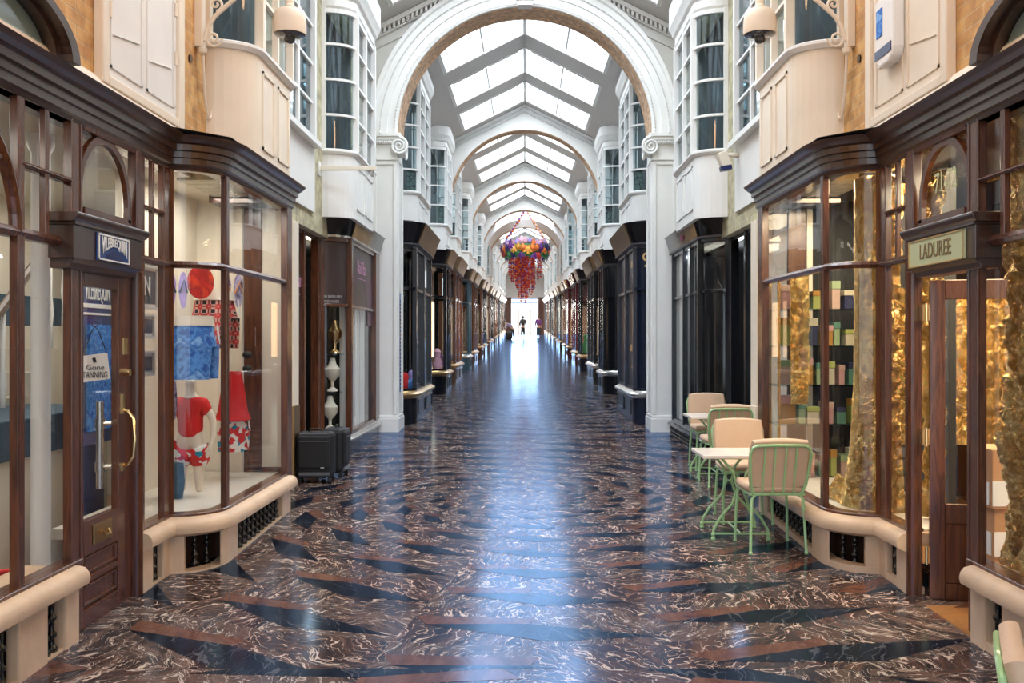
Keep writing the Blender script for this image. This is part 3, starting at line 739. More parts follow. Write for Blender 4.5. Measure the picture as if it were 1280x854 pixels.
SIDE = {-1: 'left', 1: 'right'}
for s in (-1, 1):
    f = lambda y: F(y)
    bay_window(s, 7.28, 8.75, WD0, 2.08, 3.14, 4.02, 5.75, 6.25, 'cream curved bay window over the %s-hand front shop, its bowed pane nearest the viewer' % SIDE[s])
    bay_window(s, 4.2 - 3.2, 2.6, WD0, 2.08, 3.14, 4.0, 5.6, 6.2, 'cream bay window on the %s above the picture edge' % SIDE[s]) if False else None
    bay_window(s, 11.45, 13.3, WD0, 2.06, 3.22, 4.02, 5.71, 6.25, 'tall white bowed bay window on the %s just before the first white pier' % SIDE[s])
    # sash window in the wall between the two bays
    b = MB(s); zs, zh = 3.98, 5.7
    for q in ((9.35, 9.43), (10.76, 10.84)): b.box(WD0 - .07, WD0 + .01, q[0], q[1], zs, zh)
    b.box(WD0 - .05, WD0 + .01, 10.06, 10.12, zs, zh)
    b.box(WD0 - .12, WD0 + .01, 9.3, 10.9, zs - .06, zs); b.box(WD0 - .09, WD0 + .01, 9.3, 10.9, zh, zh + .12)
    for i in range(1, 4): b.box(WD0 - .045, WD0 + .01, 9.4, 10.8, zs + i * .43 - .014, zs + i * .43 + .014)
    w = struct(b.build('window_%d' % (40 + s), 'white'))
    b = MB(s); b.box(WD0 - .02, WD0 - .015, 9.4, 10.8, zs, zh); b.build('pane', 'glass_up', w)
    b = MB(s); b.box(WD0 - .012, WD0 - .006, 9.4, 10.8, zs, zh); b.build('curtain', 'roomin', w)
    b = MB(s); b.box(WD0 - .03, WD0, 8.9, 10.93, 3.2, 3.92); struct(b.build('trim_2', 'white'))
    # blind window panel over the door
    root = thing('blind_panel', 'flat %s blind window panel in the brick over the %s-hand front shop' % ('pale grey two-leaf' if s < 0 else 'cream plastered', SIDE[s]), 'blind panel', (s * WD0, 6, 3.2))
    b = MB(s); b.box(WD0 - .035, WD0, 5.462, 6.568, 3.262, 5.4)
    for i in (0, 1):
        a = 5.52 + i * .53; c = a + .46
        for q in ((a, a + .015, 3.32, 5.2), (c - .015, c, 3.32, 5.2), (a, c, 3.32, 3.335)): b.box(WD0 - .043, WD0 - .03, *q)
        for j in range(3): b.obox((WD0 - .04, a + .23, 3.55 + .5 * j), (.004, 0, 0), (0, .19, .03), (0, 0, .004))
    b.build('panel', 'plaster' if s < 0 else 'cream', root)
    b = MB(s)
    for q in ((5.38, 5.46, 3.2, 5.4), (6.57, 6.67, 3.2, 5.4), (5.46, 6.57, 3.20, 3.26)):
        b.box(WD0 - .06, WD0, *q)
    b.build('surround', 'cream', root, bevel=.008)
    if s < 0:
        b = MB(s)
        for yy, zz in ((5.5, 3.6), (6.53, 3.62), (6.53, 3.95), (5.5, 4.2)): b.tube([(WD0 - .045, yy, zz), (WD0 - .045, yy, zz + .09)], .012, 8)
        b.build('hinge', 'cream', root)
    # section bays above the smaller shops
    for k in range(8):
        ya = ARCH_Y[k]; fz = F(ya + 2)
        nm = ('between first and second arches', 'between second and third arches', 'between third and fourth arches', 'right before the chandelier')
        grp = None if k < 4 else 'far bay windows along the %s wall' % SIDE[s]
        l1 = ('nearer white bowed bay window on the %s wall %s' % (SIDE[s], nm[k])) if k < 4 else 'small white bay window on the %s wall far beyond the chandelier' % SIDE[s]
        l2 = ('farther white bowed bay window on the %s wall %s' % (SIDE[s], nm[k])) if k < 4 else l1
        y0 = ya + 1.3
        bay_window(s, y0, ya + 3.4, WD1, 1.77, 3.2 + fz, 3.79 + fz, 5.62 + fz, 5.98 + fz, l1, group=grp, rows=5, leaded=k < 2, bow=.22)
        fz = F(ya + 7.5)
        bay_window(s, ya + 6.6, ya + 8.45, WD1, 1.75, 3.2 + fz, 3.75 + fz, 5.45 + fz, 5.9 + fz, l2, group=grp, rows=4, leaded=k < 1, bow=.22)
# ------------------------------------------------------------------ turned baluster template (shared mesh)
def baluster_mesh():
    b = MB(1)
    b.lathe((0, 0, 0), [(.0, 0), (.030, 0), (.030, .03), (.017, .045), (.015, .09), (.026, .105), (.026, .12), (.015, .135), (.014, .20), (.026, .215), (.026, .23), (.014, .245),
                        (.015, .31), (.028, .33), (.028, .36), (0, .36)], 10)
    bmesh.ops.recalc_face_normals(b.bm, faces=b.bm.faces[:])
    me = bpy.data.meshes.new('baluster'); b.bm.to_mesh(me); b.bm.free(); me.materials.append(M['iron'])
    for p in me.polygons: p.use_smooth = True
    return me
BAL = baluster_mesh()
def baluster(parent, x, y, z0, z1):
    o = bpy.data.objects.new('baluster', BAL); COL.objects.link(o); o.location = (x, y, z0); o.scale = (1, 1, (z1 - z0) / .36); attach(o, parent)

# ------------------------------------------------------------------ the two large mahogany shopfronts at the front
DW, DF, YC, YB, YE = 2.45, 2.15, 6.60, 6.90, 8.76
def bowpath(dw, df, yc, yb, ye, n=10, extra=True):
    p = [(dw - (dw - df) * math.sin(PI / 2 * i / n), yc + (yb - yc) * (1 - math.cos(PI / 2 * i / n))) for i in range(n + 1)]
    return p + [(df, ye)]
ZS, ZT, ZM, ZH, ZC = .555, 2.27, 2.605, 2.945, 3.13
def front_shop(s):
    left = s < 0
    root = thing('shopfront', ('mahogany shopfront on the left with beach shorts in its window and a blue sign' if left else
                               'mahogany shopfront on the right with gold foil windows, open door and celadon sign'), 'shopfront', (s * DW, 6.2, F(6.2)))
    # --- stone base
    b = MB(s)
    bull = [(-.30, .43), (-.30, .535), (.0, .535), (.035, .525), (.055, .50), (.062, .47), (.055, .44), (0.0, .415), (-.02, .415)]
    def base_run(path, posts, name='stone_base'):
        b = MB(s)
        b.sweep(path, bull)
        b.build('stone_ledge', 'stone', root, smooth='auto')
    dn = 2.40
    base_run([(dn, YSTART), (dn, 5.17)], None)
    pb = [(dn, 6.03)] + bowpath(dn, 2.10, 6.50, 6.84, 8.62)
    base_run(pb, None)
    def pier_(pts, z1=.43):
        b = MB(s); b.prism(pts, F(pts[0][1]) - .06, z1); b.build('stone_pier', 'stone', root, bevel=.012)
    for (a, c) in ((5.02, 5.18), (4.56, 4.84), (3.9, 4.2), (3.0, 3.4), (2.0, 2.4)): pier_([(dn, a), (dn, c), (dn + .07, c), (dn + .07, a)])
    pier_([(dn, 6.03), (dn, 6.21), (dn + .07, 6.21), (dn + .07, 6.03)])
    pier_([(dn, 6.38), (dn, 6.50), (dn - .09, 6.515), (dn - .07, 6.60), (dn + .05, 6.60), (dn + .05, 6.38)])
    pier_([(2.10, 6.80), (2.10, 7.03), (2.17, 7.03), (2.17, 6.90), (2.135, 6.72), (2.12, 6.72)])
    pier_([(2.10, 8.34), (2.10, 8.62), (2.5, 8.62), (2.5, 8.54), (2.17, 8.54), (2.17, 8.34)])
    b = MB(s)
    b.box(dn + .10, dn + .14, YSTART, 5.1, -.15, .43); b.box(dn + .09, dn + .13, 6.1, 6.6, 0, .43); b.box(2.20, 2.24, 6.95, 8.5, 0.02, .43); b.prism([(2.46, 6.66), (2.22, 6.98), (2.26, 7.0), (2.5, 6.68)], .02, .43)
    b.build('cellar_panel', 'mahog_dark', root)
    kt = .045 if not left else .012
    b = MB(s); b.sweep([(dn + .01, YSTART), (dn + .01, 5.17)], [(-.1, -.1), (0, -.1), (0, kt), (-.1, kt)], zf=F)
    b.sweep([(x + .01, y) for x, y in pb], [(-.1, -.1), (.005, -.1), (.005, kt), (-.1, kt)], zf=F)
    b.build('stone_kerb', 'stone', root)
    zl = lambda y: F(y) + (.05 if not left else 0)
    for y in (4.90, 4.97): baluster(root, s * (dn + .05), y, .0 + F(y) + .01, .42)
    for y in (4.28, 4.38, 4.48, 3.5, 3.65, 3.8): baluster(root, s * (dn + .05), y, .0 + F(y) + .01, .42)
    for y in (6.26, 6.33): baluster(root, s * (dn + .05), y, .17, .42)
    for d, y in ((2.34, 6.60), (2.27, 6.66), (2.21, 6.73)): baluster(root, s * (d + .03), y + .03, .18, .42)
    for i in range(11): baluster(root, s * 2.15, 7.10 + i * .118, F(7.1 + i * .118) + .01, .42)
    # --- window frames
    def hbar(fr, path, z, h=.022, dep=.03): fr.sweep(path, [(-dep, z - h), (.012, z - h), (.03, z), (.012, z + h), (-dep, z + h)])
    # near window
    NP = [(DW, 1.2), (DW, 5.27)]
    fr = MB(s)
    fr.sweep(NP, [(-.08, ZS - .06), (.03, ZS - .06), (.03, ZS - .005), (.022, ZS), (-.08, ZS)])
    hbar(fr, NP, ZT, .026, .04)
    fr.sweep(NP, [(-.06, ZH - .02), (.015, ZH - .02), (.03, ZH + .02), (-.06, ZH + .02)])
    for y, w in ((5.20, .11), (4.64, .062), (3.02, .06)): fr.post((DW + .004, y), PI / 2, w, .045, ZS - .02, ZH)
    fr.post((DW, 4.895), PI / 2, .04, .035, ZT, ZH); hbar(fr, [(DW, 4.66), (DW, 5.15)], ZM, .016)
    for a, c in ((5.14, 5.155), (5.25, 5.265)): fr.post((DW - .02, (a + c) / 2), PI / 2, .016, .014, ZS, ZH)
    pts = [(DW, 3.83 + .79 * math.cos(a), ZT + .66 * math.sin(a)) for a in [PI * i / 24 for i in range(25)]]
    fr.tube(pts, .032, 8)
    for a in (PI * .18, PI * .5, PI * .82): fr.tube([(DW, 3.83 + .35 * math.cos(a), ZT + .3 * math.sin(a)), (DW, 3.83 + .78 * math.cos(a), ZT + .65 * math.sin(a))], .02, 6)
    f1 = fr.build('window_frame', 'mahog', root, bevel=.004)
    def pane(par, y0, y1, z0, z1, d=DW + .02, mat='glass'):
        g = MB(s); g.box(d, d + .005, y0, y1, z0, z1); return g.build('pane', mat, par)
    pane(f1, 3.05, 4.61, ZS, ZT); pane(f1, 4.67, 5.145, ZS, ZT); pane(f1, 1.2, 3.0, ZS, ZH)
    pane(f1, 3.05, 4.61, ZT, ZH)
    for y0, y1 in ((4.67, 4.875), (4.915, 5.145)):
        for z0, z1 in ((ZT, ZM), (ZM, ZH)): pane(f1, y0, y1, z0, z1)
    # side panel + bow + flat window
    BP = bowpath(DW, DF, YC, YB, YE)
    full = [(DW, 6.08)] + BP
    fr = MB(s)
    fr.sweep(full, [(-.08, ZS - .06), (.03, ZS - .06), (.03, ZS - .005), (.022, ZS), (-.08, ZS)])
    hbar(fr, full, ZT, .024, .035)
    fr.sweep(full, [(-.06, ZH - .03), (.015, ZH - .03), (.03, ZH + .02), (-.06, ZH + .02)])
    for y, w in ((6.11, .07), (6.53, .11)): fr.post((DW + .004, y), PI / 2, w, .045, ZS - .02, ZH)
    fr.post((DW, 6.30), PI / 2, .035, .03, ZT, ZH); hbar(fr, [(DW, 6.14), (DW, 6.48)], ZM, .015)
    fr.post((DF + .005, YB + .0), PI / 2, .065, .045, ZS, ZH); fr.post((DF, YE - .10), PI / 2, .17, .06, ZS - .02, ZH + .0)
    fr.post((DW - .01, YC + .0), PI * .75, .04, .04, ZS, ZH)
    fr.box(DW - .06, DW + .1, YE - .05, YE, ZS - .05, ZH); fr.box(DF + .02, DW, YE - .05, YE, ZS - .05, ZS + .04)
    f2 = fr.build('window_frame', 'mahog', root, bevel=.004)
    pane(f2, 6.15, 6.47, ZS, ZT)
    for y0, y1 in ((6.15, 6.28), (6.32, 6.47)):
        for z0, z1 in ((ZT, ZM), (ZM, ZH)): pane(f2, y0, y1, z0, z1)
    for z0, z1 in ((ZS, ZT), (ZT, ZH)):
        g = MB(s); g.sweep(BP[:-1], [(-.022, z0), (-.017, z0), (-.017, z1), (-.022, z1)]); g.build('pane', 'glass', f2, smooth='auto')
        pane(f2, YB + .02, YE - .17, z0, z1, DF + .015)
    g = MB(s); g.box(DF + .02, DW - .05, YE - .03, YE - .025, ZS, ZH); g.build('pane', 'canvas' if left else 'glass', f2)
    # --- cornice
    cp = [(DW, YSTART)] + BP
    b = MB(s)
    prof = [(-.12, ZH - .02), (.02, ZH - .02), (.03, ZH + .0), (.045, ZH + .01), (.045, ZH + .05), (.06, ZH + .055), (.06, ZH + .095), (.085, ZH + .10), (.085, ZH + .14), (.11, ZH + .15),
            (.135, ZH + .17), (.15, ZH + .185), (.155, ZC + .01), (-.12, ZC + .03)]
    b.sweep(cp, prof); b.box(DF + .05, DW + .3, YE - .4, YE + .02, ZH, ZC + .01)
    b.build('cornice', 'mahog_dark', root)
    b = MB(s); b.poly([(DW + .2, 6.0, ZC + .035), (DF - .1, 6.7, ZC + .035), (DF - .1, YE, ZC + .035), (DW + .2, YE, ZC + .035)]); b.build('cornice_lead', 'greyplastic', root)
    # --- door surround
    b = MB(s)
    b.post((DW, 6.035), PI / 2, .09, .06, F(6) - .05, ZH)
    b.post((DW + .012, 5.285), PI / 2, .03, .03, F(5.3) - .05, ZH)
    b.tube([(DW - .01, 6.03, F(6) - .05), (DW - .01, 6.03, 2.18)], .042, 14)
    b.sweep([(DW, 5.3), (DW, 6.06)], [(-.05, ZH - .035), (.02, ZH - .035), (.03, ZH), (-.05, ZH)])
    b.box(DW + .012, DW + .06, 5.32, 5.995, 2.15, 2.2)
    b.build('door_surround', 'mahog', root, bevel=.005)
    b = MB(s)
    b.box(2.36, DW + .05, 5.03, 5.92, 2.18, 2.37); b.box(2.345, DW + .05, 5.02, 5.93, 2.355, 2.375)
    b.sweep([(DW, 4.99), (DW, 5.96)], [(-.05, 2.37), (.10, 2.37), (.115, 2.385), (.125, 2.405), (.125, 2.42), (-.05, 2.42)])
    b.sweep([(DW, 5.05), (DW, 5.9)], [(-.05, 2.13), (.05, 2.13), (.06, 2.16), (.09, 2.185), (-.05, 2.185)])
    b.build('lintel', 'mahog_dark', root, bevel=.004)
    # --- fanlight with round head
    b = MB(s)
    y0, y1, zb = 5.33, 5.98, 2.42
    b.box(DW - .01, DW + .04, y0, y1, zb, zb + .07)
    yc, rr, zc = 5.60, .315, 2.56
    n = 20
    for i in range(n):      # timber spandrel ring
        a0, a1 = PI * i / n, PI * (i + 1) / n
        for ro, ri, d in ((rr + .035, rr - .008, DW - .02),):
            P4 = [(yc + ro * math.cos(a0), zc + ro * math.sin(a0) * 1.06), (yc + ro * math.cos(a1), zc + ro * math.sin(a1) * 1.06), (yc + ri * math.cos(a1), zc + ri * math.sin(a1) * 1.06), (yc + ri * math.cos(a0), zc + ri * math.sin(a0) * 1.06)]
            b.xprism(P4, DW - .01, DW + .02)
    for sg in (-1, 1): b.box(DW - .01, DW + .02, yc + sg * (rr - .008), yc + sg * (rr + .035), zb + .05, zc)
    fl = b.build('fanlight_frame', 'mahog', root)
    pane(fl, 5.33, 6.0, zb + .03, ZH)
    # --- shop sign
    zc_ = 2.27
    if left:
        b = MB(s); b.box(2.348, 2.36, 5.28, 5.70, 2.19, 2.345)
        sg_ = b.build('sign_plate', 'blueplate', root, bevel=.003)
        b = MB(s)
        for q in ((5.285, 5.295, 2.195, 2.34), (5.685, 5.695, 2.195, 2.34), (5.285, 5.695, 2.195, 2.203), (5.285, 5.695, 2.332, 2.34)): b.box(2.343, 2.347, *q)
        b.build('sign_border', 'paper', sg_, label='white enamel border')
        b = MB(s)
        hill = [(5.40 + .0, 2.206)] + [(5.49 + .115 * math.cos(a), 2.206 + .05 * math.sin(a)) for a in [PI - PI * i / 14 for i in range(15)]]
        b.xprism(hill, 2.344, 2.347); b.build('sign_hill', 'navyplate', sg_)
        def shp(c):
            u = c.x / .185; top = .058; bot = -.062 + .072 * math.cos(min(1, abs(u)) * PI / 2)
            t = (c.y + .035) / .07
            return Vector((c.x, bot + (top - bot) * t, c.z))
        text('lettering', s, 'VILEBREQUIN', .098, 'paper', sg_, 2.343, 5.49, 2.266, xs=.56, extr=.002, shape=shp)
    else:
        b = MB(s); b.box(2.345, 2.36, 5.13, 5.86, 2.185, 2.345)
        sg_ = b.build('sign_plate', 'signgreen', root, bevel=.003)
        b = MB(s)
        for q in ((5.13, 5.137, 2.185, 2.345), (5.853, 5.86, 2.185, 2.345), (5.13, 5.86, 2.185, 2.192), (5.13, 5.86, 2.338, 2.345)): b.box(2.34, 2.345, *q)
        b.build('sign_border', 'gilt', sg_, label='gilt edge')
        text('lettering', s, 'LADUREE', .125, 'signtext', sg_, 2.343, 5.49, 2.265, xs=.80, extr=.002)
        text('lettering', s, '71-72', .17, 'signgreen', fl, DW + .012, 5.62, 2.68, xs=.75, extr=.001)
    # --- party pilaster at the far end
    b = MB(s); b.box(2.40, 2.85, 9.95, 10.2, 1.06, 3.0); p_ = b.build('pilaster', 'cream', root, bevel=.006)
    b = MB(s); b.box(2.39, 2.85, 9.94, 10.21, F(10) - .05, 1.06); b.build('pilaster_dado', 'bronze' if left else 'cream', p_, bevel=.006)
    b = MB(s); b.box(DW + .12, DW + .17, YE - .02, 10.0, F(9), 3.1); b.build('return_wall', 'cream', root)
    # glazed side return between the bay and the pilaster
    return root, f1, f2
LS, LF1, LF2 = front_shop(-1)
RS, RF1, RF2 = front_shop(1)

# ---- left: closed glazed door
s = -1
def door_leaf(root, s):
    b = MB(s); f = F(5.6)
    D0, D1 = 2.455, 2.50
    for q in ((5.31, 5.345), (5.77, 5.99)): b.box(D0, D1, q[0] if q[0] < 5.5 else 5.80, q[1], f, 2.14)
    b.box(D0, D1, 5.345, 5.80, 2.05, 2.139); b.box(D0, D1, 5.345, 5.80, .54, .735); b.box(D0, D1, 5.345, 5.80, f + .001, f + .10)
    b.box(D0, D1, 5.345, 5.80, .385, .42)
    b.box(D0 + .018, D1 - .01, 5.346, 5.799, f + .1, .54)
    for z0, z1 in ((f + .12, .37), (.435, .53)):
        for q in ((5.36, 5.372, z0, z1), (5.778, 5.79, z0, z1), (5.36, 5.79, z0, z0 + .012), (5.36, 5.79, z1 - .012, z1)): b.box(D0 + .004, D0 + .02, *q)
    d = b.build('door', 'mahog', root, bevel=.004)
    g = MB(s); g.box(D0 + .02, D0 + .025, 5.34, 5.81, .73, 2.06); g.build('pane', 'glass', d)
    g = MB(s); g.box(D0 - .012, D0, 5.45, 5.69, .585, .695); lb = g.build('letter_box', 'bronze', d, bevel=.003)
    g = MB(s)
    g.tube([(D0 - .02, 5.52, .655), (D0 - .035, 5.55, .625), (D0 - .03, 5.62, .62), (D0 - .015, 5.63, .645)], .008, 6)
    g.tube([(D0, 5.86, .98), (D0 - .03, 5.86, .99), (D0 - .065, 5.86, 1.04), (D0 - .075, 5.86, 1.15), (D0 - .065, 5.86, 1.27), (D0 - .03, 5.86, 1.315), (D0, 5.86, 1.32)], .011, 8)
    g.box(D0 - .008, D0, 5.845, 5.875, .95, 1.0); g.box(D0 - .008, D0, 5.845, 5.875, 1.3, 1.42)
    g.build('handle', 'brass', d, label='brass pull handle', smooth='auto')
    g = MB(s); g.tube([(D0, 5.9, 1.55), (D0 - .03, 5.9, 1.55)], .022, 12); g.box(D0 - .006, D0, 5.87, 5.93, 1.66, 1.76); g.build('lock', 'brass', d)
    # steel tubular push bar behind the glass
    g = MB(s); g.tube([(D0 + .09, 5.75, .86), (D0 + .09, 5.75, 1.38)], .022, 14)
    for z in (.99, 1.25): g.tube([(D0 + .09, 5.75, z - .03), (D0 + .09, 5.75, z + .03)], .028, 14); g.tube([(D0 + .02, 5.75, z), (D0 + .09, 5.75, z)], .012, 8)
    g.build('push_bar', 'steel', d, smooth='auto')
    return d
door_leaf(LS, -1)
# little hanging card in the door
tg = thing('hanging_card', 'white "Gone TANNING" card hanging on a cord inside the glazed door', 'sign', (-2.56, 5.72, 1.50))
b = MB(-1); b.obox((2.56, 5.72, 1.585), (.002, 0, 0), (0, .075, .010), (0, -.008, .078)); cd = b.build('card', 'paper', tg)
b = MB(-1); b.tube([(2.56, 5.655, 1.66), (2.56, 5.70, 1.80), (2.56, 5.72, 1.83), (2.56, 5.74, 1.80), (2.56, 5.785, 1.67)], .003, 5); b.tube([(2.56, 5.72 + .016 * math.cos(a), 1.845 + .016 * math.sin(a)) for a in [2 * PI * i / 12 for i in range(13)]], .003, 5); b.build('cord', 'ink', tg)
text('lettering', -1, 'Gone', .045, 'ink', tg, 2.555, 5.72, 1.585, extr=.0008)
text('lettering', -1, 'TANNING', .055, 'ink', tg, 2.555, 5.72, 1.54, xs=.55, extr=.0008)
b = MB(-1); b.obox((2.555, 5.715, 1.63), (.001, 0, 0), (0, .009, .003), (0, -.004, .014)); b.build('card_motif', 'ink', tg)
tg.rotation_euler = (0, 0, math.radians(-58))

# ---- left interior
b = MB(-1)
b.box(4.6, 4.7, 1.0, 10.0, .1, 3.1); b.box(2.62, 4.7, 9.85, 9.95, .1, 3.1); b.box(2.62, 4.7, 1.0, 1.1, .1, 3.1)
ib = b.build('shop_lining', 'shopwall', LS)
b = MB(-1); b.box(DW + .16, 4.7, 1.0, 10.0, 3.02, 3.08); b.build('shop_ceiling', 'shopwall', LS)
b = MB(-1); b.box(4.52, 4.58, 1.1, 9.8, .16, 2.15); b.build('dark_wainscot', 'denim', LS)
b = MB(-1); b.box(3.2, 3.24, 6.88, 7.3, .16, 2.6); b.build('navy_sheet', 'navyplate', LS)  # dark navy sheet behind the door, partly in place of a glass reflection
b = MB(-1); b.box(2.62, 4.7, 1.0, 10.0, .10, .16); b.build('shop_floor', 'oakfloor', LS)
b = MB(-1); b.prism([(DW + .03, 6.08)] + [(x + .02, y) for x, y in bowpath(DW, DF, YC, YB, YE - .02)] + [(3.0, YE - .02), (3.0, 6.08)], ZS - .07, ZS - .005)
b.build('display_floor', 'shopwall', LS)
b = MB(-1); b.box(3.0, 3.05, 7.15, 9.0, .4, 3.02); b.box(2.6, 3.0, YE + .02, YE + .08, .4, 3.02); b.build('display_backboard', 'canvas', LS)
b = MB(-1); b.box(DW + .05, 3.4, 1.2, 5.25, .42, .50); b.build('display_floor', 'oakfloor', LS)
t = thing('column', 'slim white round column standing inside the near-left shop window', 'column', (-3.0, 5.95, .16))
b = MB(-1); b.lathe((3.0, 5.95, 0), [(0.0, .16), (.10, .16), (.10, .24), (.075, .27), (.058, .30), (.055, 2.9), (.08, 2.95), (.08, 3.02), (0, 3.02)], 24); b.build('shaft', 'white', t, smooth='auto')
# staircase with balusters inside
t = thing('staircase', 'white balustered staircase deep inside the near-left shop', 'staircase', (-4.2, 7, .16))
b = MB(-1)
for i in range(9): b.box(3.95, 4.58, 6.2 + i * .24, 6.44 + i * .24, .16, .35 + .19 * i)
b.build('steps', 'shopwall', t)
b = MB(-1); b.tube([(3.9, 6.1, 1.15), (3.9, 8.4, 2.95)], .035, 8); b.build('handrail', 'mahog_dark', t)
for i in range(9):
    b = MB(-1); y = 6.25 + i * .24; z = .35 + .19 * i; b.lathe((3.92, y, z), [(0, 0), (.025, 0), (.02, .2), (.03, .3), (.015, .45), (.02, .85), (0, .85)], 8); b.build('baluster', 'white', t, smooth=True)
t = tag(MB(-1), 0, 0) if False else None
t = thing('display_counter', 'low cream counter with a dark top inside the near-left shop window', 'counter', (-3.5, 5.2, .16))
b = MB(-1); b.box(3.3, 4.0, 5.3, 7.6, .16, .98); b.build('cabinet', 'shopwall', t, bevel=.01)
b = MB(-1); b.box(3.26, 4.04, 5.25, 7.65, .98, 1.24); b.build('counter_top', 'denim', t, bevel=.01)
b = MB(-1); b.box(3.4, 3.8, 5.5, 6.0, 1.24, 1.40); tag(b.build('folded_clothes', 'mannequin', None, bevel=.03), 'folded cream clothes on the counter in the near-left shop', 'clothes')
# red ribbon decoration on the boards
b = MB(-1); b.tube([(2.75, 4.2, .51), (2.8, 4.5, .53), (2.7, 4.7, .60), (2.78, 4.9, .55), (2.7, 5.1, .52)], .016, 6); tag(b.build('ribbon', 'redshirt', None, smooth=True), 'curled red ribbon on the floor of the near-left window', 'ribbon')
# poster boards behind the door
t = thing('poster', 'tall blue poster with white lettering inside the glazed door', 'poster', (-3.1, 7.0, 1.2))
b = MB(-1); b.box(3.10, 3.14, 6.70, 7.2, 1.0, 2.30); b.build('backing', 'blueplate', t)
b = MB(-1); b.box(3.09, 3.10, 6.71, 7.19, 1.98, 2.01); b.box(3.09, 3.10, 6.71, 7.19, 1.93, 1.945); b.build('stripe', 'paper', t)
text('lettering', -1, 'VILEBREQUIN', .20, 'paper', t, 3.09, 6.95, 2.10, xs=.33, extr=.002)
b = MB(-1); b.box(3.07, 3.09, 6.77, 7.13, 1.10, 1.86); b.build('picture', 'bluecam', t, label='pale blue seaside picture in a thin frame')
# framed prints beside the door (side panel)
for (z0, z1, big) in ((1.98, 2.28, True), (1.77, 1.93, False), (1.50, 1.66, False)):
    t = thing('picture_frame', {1.98: 'large framed navy letter N print beside the door', 1.77: 'upper small framed print beside the door', 1.50: 'lower small framed print beside the door'}[z0], 'picture', (-2.72, 6.5, z0))
    y0, y1 = (6.70, 7.08) if big else (6.74, 7.02)
    b = MB(-1); b.box(2.72, 2.74, y0, y1, z0, z1); b.build('mount', 'paper', t)
    b = MB(-1); k = .03; b.box(2.712, 2.72, y0 + k, y1 - k, z0 + k, z1 - k); b.build('print', 'greyplastic', t)
    b = MB(-1)
    for q in ((y0 - .01, y0 + .01, z0, z1), (y1 - .01, y1 + .01, z0, z1), (y0, y1, z0 - .01, z0 + .01), (y0, y1, z1 - .01, z1 + .01)): b.box(2.705, 2.73, *q)
    b.build('frame', 'curtain', t)
    if big: text('lettering', -1, 'N', .2, 'paper', t, 2.708, 6.89, 2.13, xs=.8, extr=.002)
# ---- right interior: gold foil everywhere, shelves and boxes
b = MB(1)
b.box(4.4, 4.5, 1.0, 10.0, .1, 3.1); b.box(2.62, 4.5, 9.85, 9.95, .1, 3.1)
b.build('shop_lining', 'mahog', RS)
b = MB(1); b.box(DW + .16, 4.5, 1.0, 10.0, 3.02, 3.08); b.build('shop_ceiling', 'mahog_dark', RS)
b = MB(1); b.box(2.42, 4.5, 1.0, 10.0, .08, .145); b.build('shop_floor', 'oakfloor', RS)
b = MB(1); b.prism([(DW + .03, 6.08)] + [(x + .02, y) for x, y in bowpath(DW, DF, YC, YB, YE - .02)] + [(3.0, YE - .02), (3.0, 6.08)], ZS - .07, ZS - .005)
b.build('display_floor', 'shopwall', RS)
b = MB(1); b.box(3.05, 3.1, 6.9, 9.0, .4, 3.02); b.box(2.6, 3.05, YE + .02, YE + .08, .4, 3.02); b.build('display_backboard', 'darkin', RS)
def crumple(s, name, f, nu, nv, amp, label, seed=0, parent=None):
    b = MB(s); V = []
    for i in range(nu + 1):
        row = []
        for j in range(nv + 1):
            p, n = f(i / nu, j / nv); p = Vector(p); n = Vector(n)
            o_ = Vector((seed, seed, 0)); w = (noise.turbulence(p * 3.0 + o_, 2, True) - .5) * .9 + (noise.noise(p * 13 + o_)) * .55 + noise.noise(p * 27 + o_) * .35
            row.append(b.v(*(p + n * amp * w)))
        V.append(row)
    for i in range(nu):
        for j in range(nv):
            if (i + j) % 2: b.face([V[i][j], V[i + 1][j], V[i + 1][j + 1]]); b.face([V[i][j], V[i + 1][j + 1], V[i][j + 1]])
            else: b.face([V[i][j], V[i + 1][j], V[i][j + 1]]); b.face([V[i + 1][j], V[i + 1][j + 1], V[i][j + 1]])
    o = b.build(name, 'foil'); tag(o, label, 'foil drape'); return o
# near window curtain of foil
crumple(1, 'foil_drape', lambda u, v: ((2.60 + .03 * math.sin(u * 20), 3.0 + u * 2.27, .52 + v * 2.45), (-1, 0, 0)), 90, 100, .085, 'wall of crumpled gold foil filling the near-right shop window', 1)
# column of foil in the bow, spreading at the foot
crumple(1, 'foil_drape', lambda u, v: ((2.62 + .34 * (1 - v) ** 8 * 0 + (.24 + .10 * (1 - v) ** 6) * math.cos(PI / 2 + u * PI), 6.86 + (.21 + .12 * (1 - v) ** 7) * math.sin(PI / 2 + u * PI) * 1.0 + .05, .56 + v * 2.35), (-.3, -1, 0)), 36, 110, .07, 'tall pillar of crumpled gold foil in the bowed window on the right', 4)
crumple(1, 'foil_drape', lambda u, v: ((2.30 + .12 * v, 6.92 + u * .5, .56 + .22 * v * (1 - .3 * u)), (-.5, -.6, .7)), 24, 18, .07, 'heap of gold foil on the sill of the bowed window on the right', 7)
crumple(1, 'foil_drape', lambda u, v: ((2.27 + u * .16, 8.20, 1.2 + v * 1.1), (0, -1, 0)), 14, 60, .06, 'narrow gold foil strip between the shelves of the right window', 9)
crumple(1, 'foil_drape', lambda u, v: ((2.75, 7.02 + u * .35, 2.35 + v * .55), (-1, -.2, 0)), 16, 26, .08, 'bunch of gold foil high in the bowed window on the right', 11)
crumple(1, 'foil_drape', lambda u, v: ((2.70, 6.2 + u * .34, .56 + v * 2.3), (-1, -.2, 0)), 16, 100, .06, 'gold foil strip behind the slim window beside the open door', 13)
